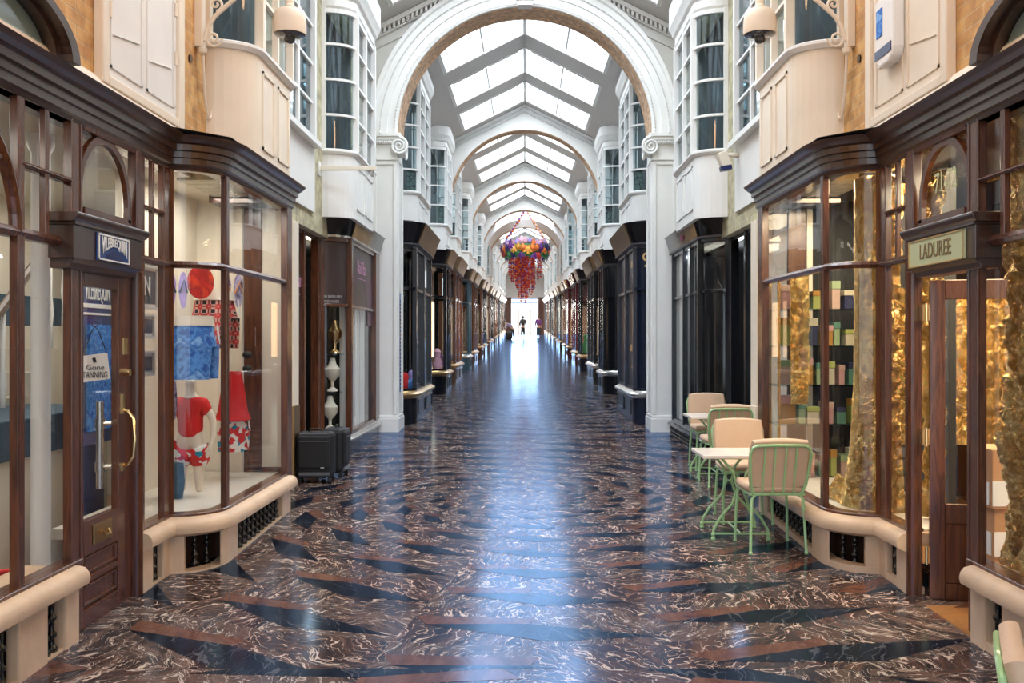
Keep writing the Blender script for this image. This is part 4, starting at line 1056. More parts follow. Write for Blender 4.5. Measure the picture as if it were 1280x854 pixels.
crumple(1, 'foil_drape', lambda u, v: ((2.78 + u * 1.4, 7.3, .95 + v * 1.2), (0, -1, 0)), 60, 50, .10, 'gold foil wall seen through the open door on the right', 15)
# shelves with boxes
t = thing('display_shelves', 'glass shelves of pastel boxes in the right-hand bay window', 'shelves', (2.6, 8.5, .56))
for z in (1.02, 1.36, 1.70, 2.02):
    b = MB(1); b.box(2.19, 3.0, 8.30, 8.62, z - .014, z); b.build('shelf', 'glass_up', t)
b = MB(1)
for y in (8.30, 8.60):
    for d in (2.19, 2.98): b.box(d, d + .02, y, y + .02, .56, 2.3)
b.build('upright', 'brass', t)
cols = [('pistachio', (0.40, 0.55, 0.30)), ('cream', (0.78, 0.72, 0.55)), ('pink', (0.75, 0.42, 0.42)), ('sea green', (0.12, 0.32, 0.24)), ('lime', (0.52, 0.58, 0.16)), ('blush', (0.72, 0.50, 0.42)), ('navy', (0.02, 0.03, 0.12)), ('amber', (0.6, 0.3, 0.05))]
for n_, c in cols: M['box_' + n_] = P(n_ + ' card', tuple(v_ * .55 for v_ in c), 0.55)
rb = random.Random(12)
shelfnm = {0.56: 'sill', 1.02: 'lowest shelf', 1.36: 'second shelf', 1.70: 'third shelf', 2.02: 'top shelf'}
k = 0; onum = ['first', 'second', 'third', 'fourth', 'fifth', 'sixth', 'seventh', 'eighth', 'ninth', 'tenth']
for z in (.56, 1.02, 1.36, 1.70, 2.02):
    d = 2.23; idx = 0
    while d < 2.86:
        n_, c = cols[k % len(cols)]; k += 1; idx += 1
        w_, h_, dd = rb.uniform(.045, .13), rb.uniform(.14, .25), rb.uniform(.1, .2)
        root = thing('gift_box', '%s gift box, %s from the walkway on the %s, right window' % (n_, onum[idx - 1], shelfnm[z]), 'box', (d, 8.35, z))
        b = MB(1); b.box(d, d + w_, 8.36, 8.36 + dd, z, z + h_ * .72); b.build('box', 'box_' + n_, root, bevel=.003)
        b = MB(1); b.box(d - .003, d + w_ + .003, 8.355, 8.365 + dd, z + h_ * .72, z + h_); b.build('lid', 'box_' + cols[(k + 2) % 8][0], root, bevel=.003)
        d += w_ + rb.uniform(.012, .05)
# pale green fascia plaque in the window's upper light
tag((lambda b: (b.box(2.74, 2.76, 7.3, 7.7, 2.32, 2.52), b.build('hanging_plaque', 'box_lime'))[1])(MB(1)), 'lime green plaque hanging in the top light of the right bay window', 'sign')
# open door leaf, swung inwards
dr = MB(1)
hy = 5.93; ang = math.radians(16)
def dl(d, t, z): return (2.50 + d * math.cos(ang) + t * math.sin(ang), hy - d * math.sin(ang) + t * math.cos(ang), z)
def dbox(bm_, a0, a1, t0, t1, z0, z1):
    c = dl((a0 + a1) / 2, (t0 + t1) / 2, (z0 + z1) / 2)
    bm_.obox(c, Vector((math.cos(ang), -math.sin(ang), 0)) * (a1 - a0) / 2, Vector((math.sin(ang), math.cos(ang), 0)) * (t1 - t0) / 2, (0, 0, (z1 - z0) / 2))
for q in ((0, .09, .15, 2.12), (.62, .71, .15, 2.12), (.09, .62, 2.0, 2.119), (.09, .62, .62, .74), (.09, .62, .151, .25)): dbox(dr, q[0], q[1], 0, .045, q[2], q[3])
dbox(dr, .091, .619, .015, .03, .25, .62)
D = dr.build('door', 'mahog', RS, bevel=.004)
b = MB(1); dbox(b, .09, .62, .02, .025, .74, 2.0); b.build('pane', 'glass', D)
for z in (.42, 1.15, 1.92):
    b = MB(1); b.box(2.455, 2.50, 5.925, 5.985, z - .05, z + .05); b.tube([(2.48, 5.925, z - .055), (2.48, 5.925, z + .055)], .010, 8); b.build('hinge', 'brass', D, label='brass butt hinge')
# cardboard boxes just inside
for i, (z0, z1, y0, y1, d0, nm) in enumerate(((.145, .50, 5.38, 5.66, 2.66, 'bottom'), (.50, .79, 5.38, 5.64, 2.66, 'middle'), (.79, 1.13, 5.36, 5.66, 2.64, 'top'))):
    root = thing('cardboard_box', 'brown cardboard box with a white label, %s of the stack inside the open door' % nm, 'box', (d0, y0, z0))
    b = MB(1); b.box(d0, d0 + .34, y0 + .06, y1 + .06, z0, z1); b.build('carton', 'cardboard', root, bevel=.006)
    if i > 0:
        b = MB(1); b.box(d0 - .004, d0, y0 + .09, y0 + .30, z0 + .02, z0 + .15); b.box(d0, d0 + .20, y0 + .055, y0 + .06, z0 + .02, z0 + .16); b.build('address_label', 'paper', root)
    if i == 2: text('lettering', 1, 'LL', .06, 'redink', root, d0 - .004, y0 + .2, z1 - .1, extr=.001); text('lettering', 0, 'LL', .07, 'redink', root, d0 + .1, y0 + .056, z1 - .1, extr=.001)
# ---- lunette over the near cornice
for s in (-1, 1):
    t = thing('lunette', 'dark-framed half-round window above the cornice at the %s picture edge' % SIDE[s], 'lunette window', (s * 2.3, 4.31, ZC))
    b = MB(s); n = 22
    for i in range(n):
        a0, a1 = PI * i / n, PI * (i + 1) / n
        for (ka, kb, d0) in ((1.0, .86, 2.27), (.86, .78, 2.33)):
            q = [(4.31 + .6 * ka * math.cos(a0), ZC + .02 + .28 * ka * math.sin(a0)), (4.31 + .6 * ka * math.cos(a1), ZC + .02 + .28 * ka * math.sin(a1)), (4.31 + .6 * kb * math.cos(a1), ZC + .02 + .28 * kb * math.sin(a1)), (4.31 + .6 * kb * math.cos(a0), ZC + .02 + .28 * kb * math.sin(a0))]
            b.xprism(q, d0, 2.46)
    b.build('frame', 'mahog_dark', t)
    b = MB(s); q = [(4.31 + .48 * math.cos(PI * i / n), ZC + .02 + .225 * math.sin(PI * i / n)) for i in range(n + 1)]
    b.xprism(q, 2.37, 2.375); b.build('pane', 'glass_up', t)
    b = MB(s); b.xprism(q, 2.39, 2.395); b.build('blind', 'shopwall', t)
# ------------------------------------------------------------------ second shops (just before the first white pier)
def mid_shop(s):
    left = s < 0; f = F(12)
    lab = 'dark brown bow-fronted jewellery and nail shop on the left before the white pier' if left else 'black bow-fronted shop with pale blinds on the right, behind the cafe tables'
    root = thing('shopfront', lab, 'shopfront', (s * 2.5, 12.2, f))
    dw, df = 2.55, 2.22; yc, yb, ye = 11.82, 12.14, 14.40
    BP = bowpath(dw, df, yc, yb, ye)
    fm = 'mahog' if left else 'blackgloss'
    base = bowpath(dw, df - .03, yc - .06, yb - .02, ye)
    b = MB(s); b.sweep(base, [(-.3, f - .1), (0, f - .1), (0, f + .17), (-.3, f + .17)]); b.build('plinth', 'blackgloss', root)
    b = MB(s); b.sweep(base, [(-.3, f + .17), (.02, f + .17), (.05, f + .19), (.05, f + .21), (.0, f + .235), (-.02, f + .26), (-.3, f + .26)]); b.build('ledge', 'steel' if left else 'blackgloss', root)
    zs, zt, zh = f + .27, (2.18 if left else 2.36), 3.03
    # iron grille on the plinth of the right-hand shop
    if not left:
        for i in range(16): baluster(root, s * (df - .045), 12.3 + i * .13, F(12.3) + .0, f + .17)
    fr = MB(s)
    fr.sweep(BP, [(-.06, zt - .02), (.015, zt - .02), (.015, zt + .02), (-.06, zt + .02)])
    fr.sweep(BP, [(-.06, zh - .06), (.02, zh - .06), (.02, zh), (-.06, zh)]); fr.sweep(BP, [(-.06, zs - .03), (.02, zs - .03), (.02, zs + .03), (-.06, zs + .03)])
    for y, w in ((yb + .0, .09), (ye - .16, .34 if left else .06)): fr.post((df, y), PI / 2, w, .08, zs, zh)
    if not left: fr.post((df, 13.3), PI / 2, .05, .07, zs, zh); fr.post((df, 12.75), PI / 2, .03, .06, zs, zh)
    fr.post((dw - .03, yc), PI * .7, .08, .08, f, zh)
    fr.post((dw, 11.72), PI / 2, .14, .10, f, zh); fr.post((dw, 10.93), PI / 2, .08, .10, f, zh); fr.box(dw - .03, dw + .05, 10.2, 10.95, f - .05, f + .30); fr.box(dw - .03, dw + .05, 10.2, 11.7, 2.95, 3.06)
    F_ = fr.build('window_frame', fm, root, bevel=.005)
    def strip(path, off, z0, z1, mat, nm, par=F_, sm=True):
        g = MB(s); g.sweep(path, [(off - .005, z0), (off, z0), (off, z1), (off - .005, z1)]); return g.build(nm, mat, par, smooth='auto' if sm else False)
    def flat(d, y0, y1, z0, z1, mat, nm, par=F_):
        g = MB(s); g.box(d, d + .005, y0, y1, z0, z1); return g.build(nm, mat, par)
    strip(BP[:-1], -.02, zs, zt, 'glass', 'pane'); flat(df + .015, yb, 14.2, zs, zt, 'glass', 'pane')
    if left:
        strip(BP[:-1], -.015, zt, zh - .04, 'brownfilm', 'film_panel'); flat(df + .01, yb, 14.2, zt, zh - .04, 'brownfilm', 'film_panel')
        def onbow(c):
            d = 2.385 - c.x; t_ = math.asin(max(-1, min(1, (dw - d) / (dw - df)))); return Vector((-d, (yc + (yb - yc) * (1 - math.cos(t_)) - .012), c.y))
        for body_, zz in (('FINE JEWELLERY', 2.285), ('PURCHASED', 2.225)):
            o = text('lettering', s, body_, .048, 'whitetext', root, 0, 0, 0, xs=.62, extr=.0005, rotfix=Matrix.Identity(3), shape=onbow); o.location = (0, 0, zz)
        # flat window: plum film with a round-headed cut-out, pale curtain behind
        n = 16; b = MB(s); y0, y1 = 12.2, 14.15; yc2, r = 12.98, .62; za = 2.05
        ring = [(yc2 + r * math.cos(a), za + .55 * math.sin(a)) for a in [PI - PI * i / n for i in range(n + 1)]]
        for i in range(n): b.xprism([ring[i], ring[i + 1], (ring[i + 1][0], zt + .06 if False else 2.62), (ring[i][0], 2.62)], df + .008, df + .012)
        b.box(df + .008, df + .012, yc2 + r, y1, 1.95, 2.62); b.box(df + .008, df + .012, y0, yc2 - r, 1.95, 2.62)
        b.build('film_panel', 'grad', F_)
        b = MB(s); 
        for i in range(14): b.lathe((df + .10 + .02 * (i % 2), 12.30 + i * .105, 0), [(0, zs), (.055, zs), (.055, 2.6), (0, 2.6)], 8)
        b.build('curtain', 'white', root, smooth='auto')
        text('lettering', s, 'Nail Bar', .26, 'pinktext', F_, df + .004, 13.1, 2.72, xs=.85, extr=.001); flat(df + .004, 12.8, 13.4, 2.57, 2.58, 'pinktext', 'underline')
        b = MB(s); b.box(df + .1, df + .13, 13.75, 14.2, zs, 2.9); b.build('backboard', 'mahog', root)
        text('lettering', s, 'Nail Bar', .24, 'pinktext', F_, dw - .012, 10.62, 2.42, xs=.75, extr=.001); flat(dw - .012, 10.35, 10.85, 2.26, 2.27, 'pinktext', 'underline')
        flat(dw, 10.25, 10.9, 1.75, 2.95, 'brownfilm', 'film_panel')
    else:
        strip(BP[:-1], -.02, zt, zh - .04, 'glass', 'pane'); flat(df + .015, yb, 14.3, zt, zh - .04, 'glass', 'pane')
        b = MB(s)
        for i in range(7): b.lathe((df + .09, 13.42 + i * .13, 0), [(0, zs), (.066, zs), (.066, zh - .05), (0, zh - .05)], 8)
        b.build('blind', 'curtain', root, smooth='auto')
    flat(dw, 10.25, 10.9, f + .3, 2.95, 'glass', 'pane')
    # glazed door standing in its recess
    b = MB(s)
    for q in ((10.99, 11.07), (11.57, 11.65)): b.box(2.72, 2.76, q[0], q[1], F(11), 2.35)
    for q in ((F(11) + .001, .55), (2.25, 2.349), (1.2, 1.26)): b.box(2.72, 2.76, 11.07, 11.57, *q)
    b.box(2.71, 2.77, 10.97, 11.67, 2.35, 2.42)
    d = b.build('door', fm, root, bevel=.004)
    g = MB(s); g.box(2.735, 2.74, 11.07, 11.57, .5, 2.95); g.build('pane', 'glass', d)
    g = MB(s); g.tube([(2.72, 11.54, 1.15), (2.67, 11.54, 1.17), (2.66, 11.54, 1.30), (2.67, 11.54, 1.43), (2.72, 11.54, 1.45)], .012, 8); g.build('handle', 'brass', d, smooth='auto')
    # lining
    b = MB(s); b.box(3.6, 3.65, 10.2, 14.45, .1, 3.1); b.box(2.3, 3.6, 14.40, 14.46, .1, 3.1); b.box(2.6, 3.6, 10.22, 10.26, .1, 3.1); b.box(2.6, 3.6, 10.2, 14.4, 3.0, 3.06)
    b.build('shop_lining', 'darkin', root)
    b = MB(s); b.box(2.6, 3.6, 10.2, 14.4, .2, .26); b.build('shop_floor', 'mahog_dark', root)
    # fascia, canted outward
    fp = bowpath(dw, df, yc - .02, yb - .02, ye + .0)
    fp = [(dw, 9.4), (dw, 10.2)] + fp
    b = MB(s); b.sweep(fp, [(-.1, 3.03), (.02, 3.03), (.05, 3.05), (.11, 3.25), (.13, 3.27), (.11, 3.285), (-.12, 3.32)])
    fb = b.build('fascia', 'blackgloss', root, smooth='auto')
    b = MB(s); b.sweep(fp, [(.015, 3.015), (.055, 3.02), (.058, 3.045), (.02, 3.04)]); b.build('fascia_bead', 'steel' if left else 'greyplastic', fb)
    b = MB(s); b.yprism([(df - .11, 3.26), (df - .04, 3.04), (df + .12, 3.04), (df + .12, 3.27)], ye + .0, ye + .03); b.build('fascia_end', 'steel', fb)
    if not left:
        for y in (13.1, 11.35, 10.45):
            dd = (df if y > 12.1 else dw) - .085
            b = MB(s); b.ball((dd, y, 3.14), .01, .05, .045, 8, 6); b.obox((dd, y - .12, 3.17), (.004, 0, 0), (0, .03, .0), (0, .02, .06)); b.build('fascia_emblem', 'pinkblob', fb)
    return root
MS_L = mid_shop(-1); MS_R = mid_shop(1)
# jewellery stands in the left shop's bow
for i in range(3):
    t = thing('jewellery_bust', ['ivory necklace bust low in the bowed jewellery window', 'ivory necklace bust at mid height in the bowed jewellery window', 'brass-edged necklace bust high in the bowed jewellery window'][i], 'bust', (-2.5, 12.15, .6 + .5 * i))
    z = .62 + .48 * i
    b = MB(-1); b.lathe((2.47 - .03 * i, 12.18, z), [(0, 0), (.07, 0), (.06, .02), (.02, .05), (.02, .12), (.09, .2), (.10, .28), (.05, .34), (.03, .42), (0, .42)], 14); b.build('bust', 'canvas' if i < 2 else 'brass', t, smooth='auto')
    b = MB(-1); b.lathe((2.47 - .03 * i, 12.18, z), [(0, -.02), (.12, -.02), (.12, -.005), (0, -.005)], 16); b.build('base', 'glass_up', t)

# ------------------------------------------------------------------ small repeated bow shops
def bow_shop(s, y0, y1, ydoor0, ydoor1, label, frame, lit, contents, group=None, blank=False, ledge='steel', detail=True):
    f = F((y0 + y1) / 2); dw, df = 2.14, 1.80; r = .30
    root = thing('shopfront', label, 'shopfront', (s * dw, y0, f), group)
    near = [(dw - (dw - df) * math.sin(PI / 2 * i / 8), y0 + r * (1 - math.cos(PI / 2 * i / 8))) for i in range(9)]
    far = [(dw - (dw - df) * math.cos(PI / 2 * i / 8), y1 - r + r * math.sin(PI / 2 * i / 8)) for i in range(9)]
    path = near + far
    if not detail: path = near[::4] + far[::4]; near = near[::4]
    zb, zs, zt, zh, z1 = f - .08, f + .50, f + 2.16, f + 2.86, f + 3.22
    b = MB(s); b.sweep(path, [(-.1, zb), (.045, zb), (.045, zs - .12), (-.1, zs - .12)])
    if detail:
        L = y1 - y0 - 2 * r
        for i in range(2):
            a, c = y0 + r + .08 + i * L / 2, y0 + r + (i + 1) * L / 2 - .08
            for q in ((a, a + .02, zs - .4, zs - .16), (c - .02, c, zs - .4, zs - .16), (a, c, zs - .4, zs - .38), (a, c, zs - .18, zs - .16)): b.box(df - .06, df - .04, *q)
    b.build('plinth', frame if frame != 'mahog' else 'mahog_dark', root)
    b = MB(s); b.sweep(path, [(-.1, zs - .12), (.05, zs - .12), (.10, zs - .08), (.10, zs - .05), (.04, zs - .02), (.02, zs), (-.1, zs)]); b.build('ledge', ledge, root)
    fr = MB(s)
    fr.sweep(path, [(-.06, zt - .025), (.02, zt - .025), (.02, zt + .025), (-.06, zt + .025)]); fr.sweep(path, [(-.06, zh - .05), (.02, zh - .05), (.02, zh + .03), (-.06, zh + .03)])
    fr.sweep(path, [(-.06, zs), (.015, zs), (.015, zs + .04), (-.06, zs + .04)])
    ym = (y0 + y1) / 2
    for y, w in ((y0 + r, .07), (ym, .05), (y1 - r, .07)): fr.post((df, y), PI / 2, w, .07, zs, zh)
    for yy in (y0 + .02, y1 - .02): fr.post((dw, yy), PI * .5, .06, .10, f, zh)
    F_ = fr.build('window_frame', frame, root)
    pm = 'glass' if not blank else frame
    g = MB(s); g.sweep(near, [(-.03, zs), (-.025, zs), (-.025, zh), (-.03, zh)]); g.build('pane', pm, F_, smooth='auto')
    for a, c in ((y0 + r, ym), (ym, y1 - r)):
        g = MB(s); g.box(df + .02, df + .025, a, c, zs, zh); g.build('pane', pm, F_)
    g = MB(s); g.sweep(path[len(near):], [(-.03, zs), (-.025, zs), (-.025, zh), (-.03, zh)]); g.build('pane', pm, F_)
    # display back, top and floor
    b = MB(s); b.box(dw + .30, dw + .34, y0 - .05, y1 + .05, zs, zh + .1); b.build('backboard', contents, root)
    b = MB(s); b.box(df + .05, dw + .3, y0 + .2, y1 - .2, zs - .03, zs + .0); b.build('display_floor', 'mahog_dark', root)
    if lit:
        b = MB(s); b.box(dw + .285, dw + .30, y0 + .12, y1 - .12, zs + .15, zt - .05); b.build('lit_display', lit, root)
    # canted fascia
    b = MB(s); b.sweep(path, [(-.15, zh + .02), (.03, zh + .02), (.08, zh + .05), (.19, z1 - .03), (.205, z1), (.18, z1 + .015), (-.2, z1 + .04)])
    fb = b.build('fascia', 'burg' if frame == 'burg' else 'fascia_black', root)
    b = MB(s); b.sweep(path, [(.02, zh + .0), (.085, zh + .01), (.09, zh + .03), (.03, zh + .02)]); b.build('fascia_bead', 'greyplastic', fb)
    b = MB(s); b.yprism([(df - .19, z1 - .005), (df - .06, zh + .04), (df + .1, zh + .04), (df + .1, z1 + .02)], y1 - r + .0, y1 - r + .02) if False else b.box(df, df + .01, ym, ym + .01, zh, zh + .01); b.build('fascia_clip', ledge, fb)
    # door in the recess with its own lintel
    fd = F((ydoor0 + ydoor1) / 2)
    b = MB(s)
    yd0, yd1 = ydoor0 + .25, ydoor1 - .25
    for q in ((yd0, yd0 + .08), (yd1 - .08, yd1)): b.box(2.26, 2.31, q[0], q[1], fd, fd + 2.12)
    for q in ((fd + .001, fd + .5), (fd + 2.02, fd + 2.119), (fd + 1.0, fd + 1.05)): b.box(2.26, 2.31, yd0 + .08, yd1 - .08, *q)
    d = b.build('door', frame, root)
    g = MB(s); g.box(2.285, 2.29, yd0 + .08, yd1 - .08, fd + .5, fd + 2.02); g.build('pane', 'glass', d)
    b = MB(s)
    b.box(2.22, 2.34, ydoor0, yd0, fd - .05, fd + 2.95); b.box(2.22, 2.34, yd1, ydoor1, fd - .05, fd + 2.95)
    b.box(2.22, 2.34, yd0, yd1, fd + 2.14, fd + 2.24); b.box(2.22, 2.34, ydoor0, ydoor1, fd + 2.85, fd + 2.95)
    b.box(2.08, 2.14, ydoor0, ydoor1, fd + 2.86, fd + 3.16); b.box(2.14, 2.3, ydoor0, ydoor1, fd + 2.95, fd + 3.16)
    b.box(2.30, 2.33, yd0, yd1, fd + 2.24, fd + 2.85)
    b.build('door_surround', frame, root)
    b = MB(s); b.box(2.6, 2.64, ydoor0, ydoor1, fd, fd + 3); b.build('lobby_back', 'darkin' if not lit else lit, root)  # back wall made to glow as well when the shop is lit
    return root
NEARNAMES = {
 (-1, 0, 'A'): ('black bow-fronted shop on the left immediately beyond the first white pier', 'blackgloss', None, 'darkin', False, 'bronze'),
 (-1, 0, 'B'): ('black shop on the left with green-lined window and bronze ledge, second beyond the pier', 'blackgloss', None, 'box_pistachio', False, 'bronze'),
 (-1, 1, 'A'): ('brown bow-fronted shop on the left, third beyond the first pier', 'mahog', 'glow', 'mahog_dark', False, 'bronze'),
 (-1, 1, 'B'): ('teal-fronted shop on the left, fourth beyond the first pier', 'teal', None, 'darkin', False, 'steel'),
 (1, 0, 'A'): ('blank navy shop with gilt number 9 on the right beyond the first pier', 'navy', None, 'navy', True, 'steel'),
 (1, 0, 'B'): ('blank dark shop with pale notice, second beyond the right-hand pier', 'blackgloss', None, 'navy', True, 'steel'),
 (1, 1, 'A'): ('black shop with amber-lit window, third beyond the right-hand pier', 'blackgloss', 'glow', 'mahog', False, 'steel'),
 (1, 1, 'B'): ('black shop with bright white display, fourth beyond the right-hand pier', 'blackgloss', 'glow_white', 'shopwall', False, 'bronze'),
 (1, 2, 'A'): ('burgundy shopfront far down the right side, the nearer of two', 'burg', 'glow', 'mahog', False, 'bronze'),
 (1, 2, 'B'): ('burgundy shopfront far down the right side, the farther of two', 'burg', 'glow', 'mahog', False, 'bronze'),
}
rs = random.Random(5)
for s in (-1, 1):
    for k in range(8):
        ya = ARCH_Y[k]
        for ab in 'AB':
            if ab == 'A': y0, y1, e0, e1 = ya + .92, ya + 4.0, ya + 4.0, ya + 5.45
            else: y0, y1, e0, e1 = ya + 6.9, ya + 8.78, ya + 5.45, ya + 6.9
            if (s, k, ab) in NEARNAMES:
                lab, frm, lit, cont, blank, ledge = NEARNAMES[(s, k, ab)]; grp = None
            else:
                lab = 'small dark-framed shopfront far down the %s side of the arcade' % SIDE[s]; grp = 'far small shopfronts on the %s' % SIDE[s]
                frm = rs.choice(['mahog', 'blackgloss', 'mahog', 'navy']); lit = 'glow' if k > 2 or rs.random() < .6 else None; cont = 'mahog'; blank = False; ledge = 'bronze'
            bow_shop(s, y0, y1, e0, e1, lab, frm, lit, cont, grp, blank, ledge, detail=k < 3)
# gilt 9 and small lettering on the blank navy shop
nv = [o for o in bpy.data.objects if o.get('label', '').startswith('blank navy')][0]
R9 = Matrix(((1, 0, 0), (0, 0, -1), (0, 1, 0)))
o = text('lettering', 1, '9', .34, 'gilt', nv, 0, 0, 0, xs=.8, extr=.002, rotfix=R9); o.location = (1.945, 15.375, 3.02)
for (y_, z_, w_, h_) in ((15.8, 3.02, .5, .12), (15.85, 2.82, .3, .05), (15.85, 1.62, .55, .12), (15.9, 1.42, .12, .03), (15.9, 1.30, .36, .05)):
    b = MB(1); n_ = max(2, int(w_ / .07))
    for i in range(n_): b.box(1.79, 1.796, y_ + i * w_ / n_ - .1, y_ + (i + .62) * w_ / n_ - .1, z_ - h_ / 2, z_ + h_ / 2 * (1 if i % 2 else .6))
    b.build('lettering', 'gilt', nv)
# pale notice on the second blank shop
tag((lambda b: (b.box(1.79, 1.80, 21.7, 21.85, 1.6, 2.05), b.build('notice', 'paper'))[1])(MB(1)), 'narrow white notice fixed to the second blank dark shop on the right', 'notice')
# display goods in the nearer windows
def cushion_thing(name, label, cat, s, d, y, z, hx, hy, hz, mat):
    b = MB(s); b.cushion((d, y, z + hz), hx, hy, hz, 3, .6); return tag(b.build(name, mat, None, smooth=True), label, cat)
fz = F(17) + .50
cushion_thing('folded_scarf', 'red folded scarf on the window floor of the black shop beyond the pier', 'scarf', -1, 1.99, 15.85, fz, .07, .09, .14, 'redshirt')
cushion_thing('folded_shirt', 'pale blue folded shirt beside the red scarf in the black shop window', 'shirt', -1, 1.90, 15.9, fz, .04, .10, .09, 'bluecam')
cushion_thing('gift_bag', 'lilac bag behind the pale blue shirt in the black shop window', 'bag', -1, 1.92, 16.3, fz, .06, .09, .15, 'f_lilac')
fz = F(22.3) + .50
for i, (y, h, m, lab) in enumerate(((21.7, .5, 'f_pink', 'pink dress form in the green-lined window'), (21.9, .30, 'bronze', 'bronze vase in the green-lined window'), (22.3, .35, 'f_purple', 'purple cloth heap in the green-lined window'))):
    b = MB(-1); b.lathe((1.98, y, fz), [(0, 0), (.10, 0), (.12, h * .3), (.06, h * .6), (.09, h * .85), (.03, h), (0, h)], 14); tag(b.build('display_vase' if i == 1 else 'display_form', m, None, smooth='auto'), lab, 'display form')
fz = F(30.9) + .50
for i, y in enumerate((30.5, 31.2)):
    b = MB(1); b.lathe((1.98, y, fz), [(0, 0), (.09, 0), (.11, .3), (.05, .5), (.08, .62), (0, .66)], 12); tag(b.build('display_form', 'f_green', None, smooth='auto'), 'emerald green display figure, the %s of two in the bright white window' % ('nearer', 'farther')[i], 'display form')
# blue strip lettering on the reveal of the first left pier
t = thing('sign_strip', 'vertical blue sign strip on the inner face of the left white pier', 'sign', (-1.86, 14.75, 1.3))
b = MB(-1); b.box(1.915, 1.925, 14.66, 14.82, .95, 2.47); b.build('strip', 'bluestrip', t)
b = MB(-1)
for i in range(24): b.box(1.910, 1.915, 14.69 + .02 * (i % 2), 14.79, 1.0 + i * .058, 1.0 + i * .058 + .03)
b.build('lettering', 'navyplate', t)
# dome cameras/brackets shared builder
def dome_camera(s):
    t = thing('security_camera', 'cream dome security camera on a scrolled iron bracket, %s side' % SIDE[s], 'security camera', (s * 1.73, 7.07, 4.1))
    c = (1.73, 7.07, 4.00)
    b = MB(s); b.lathe(c, [(0, .0), (.118, .0), (.120, .03), (.118, .10), (.110, .15), (.095, .175), (.04, .185), (.04, .21), (.028, .22), (.028, .60), (0, .60)], 28); b.build('housing', 'cream', t, smooth='auto')
    b = MB(s); b.lathe(c, [(0, -.02), (.09, -.02), (.112, -.005), (.112, .01), (0, .01)], 28); b.build('rim', 'camdome', t, smooth='auto')
    b = MB(s); b.lathe(c, [(.075, -.01), (.078, -.03), (.065, -.06), (.04, -.08), (0, -.088)], 24); b.build('dome', 'glass', t, smooth='auto')
    b = MB(s); b.ball((c[0], c[1], c[2] - .035), .04, .04, .035); b.tube([(c[0], c[1] - .01, c[2] - .04), (c[0] + .01, c[1] - .055, c[2] - .055)], .022, 12); b.build('lens', 'camdome', t, smooth=True)
    t2 = thing('scroll_bracket', 'cream scrolled iron wall bracket with looped cable, %s side' % SIDE[s], 'bracket', (s * 2.4, 7.05, 4.2))
    b = MB(s); b.box(2.36, 2.42, 7.02, 7.10, 3.90, 4.7); b.lathe((2.37, 7.06, 0), [(0, 3.84), (.03, 3.86), (.035, 3.90), (0, 3.9)], 12); b.build('back_plate', 'cream', t2, bevel=.006)
    b = MB(s)
    b.tube([(2.36, 7.06, 3.95), (2.33, 7.06, 4.05), (2.28, 7.06, 4.13), (2.18, 7.06, 4.22), (2.05, 7.06, 4.33), (1.9, 7.06, 4.50), (1.80, 7.06, 4.62), (1.73, 7.06, 4.68)], .017, 8)
    def spiral(cx, cz, r, turns, a0, sg=1):
        return [(cx + r * (1 - .85 * i / 30) * math.cos(a0 + sg * turns * 2 * PI * i / 30), 7.06, cz + r * (1 - .85 * i / 30) * math.sin(a0 + sg * turns * 2 * PI * i / 30)) for i in range(31)]
    b.tube(spiral(2.29, 3.965, .065, 1.5, PI, 1), .010, 6); b.tube(spiral(2.23, 4.36, .085, 1.5, -PI / 2, 1), .010, 6); b.tube(spiral(2.27, 4.22, .05, 1.4, -PI / 2, -1), .010, 6); b.tube(spiral(2.0, 4.52, .10, 1.5, 0, 1), .010, 6)
    b.build('scroll', 'cream', t2, smooth='auto')
    b = MB(s); b.tube([(2.36, 7.08, 3.86), (2.355, 7.08, 3.7), (2.34, 7.09, 3.52), (2.31, 7.12, 3.42), (2.28, 7.15, 3.43), (2.25, 7.18, 3.50), (2.25, 7.22, 3.62), (2.26, 7.26, 3.74)] if False else
                   [(2.37, 7.07, 3.86), (2.375, 7.10, 3.72), (2.38, 7.14, 3.58), (2.385, 7.19, 3.47), (2.385, 7.24, 3.42), (2.385, 7.28, 3.44), (2.38, 7.30, 3.52), (2.375, 7.31, 3.62), (2.375, 7.31, 3.74)], .011, 8)
    b.build('cable_loop', 'cream', t2, smooth='auto')
for s in (-1, 1): dome_camera(s)
for s in (-1, 1):
    b = MB(s); b.lathe((0, 0, 0), [(0, 0), (.03, 0), (.03, .012), (0, .012)], 14)
    o = b.build('vent_plug', 'iron', None); o.rotation_euler = (0, -s * PI / 2, 0); o.location = (s * 2.42, 6.93, 3.78)
    tag(o, 'small black vent plug in the amber brick on the %s' % SIDE[s], 'vent')
# white sensor box with a blue picture on the right
t = thing('wall_sensor', 'white rounded plastic box with blue picture label high on the right wall', 'wall box', (2.38, 6.2, 3.7))
b = MB(1)
pf = [(6.02, 3.60), (6.04, 3.55), (6.10, 3.52), (6.26, 3.52), (6.32, 3.56), (6.335, 3.62), (6.335, 3.94), (6.32, 3.97), (6.06, 3.97), (6.02, 3.94)]
b.xprism(pf, 2.31, 2.385); b.build('casing', 'paper', t, bevel=.015)
b = MB(1); b.box(2.305, 2.31, 6.20, 6.30, 3.72, 3.90); b.build('picture_label', 'bluecam', t)
b = MB(1); b.box(2.305, 2.31, 6.05, 6.33, 3.58, 3.64); b.build('blue_band', 'navyplate', t)
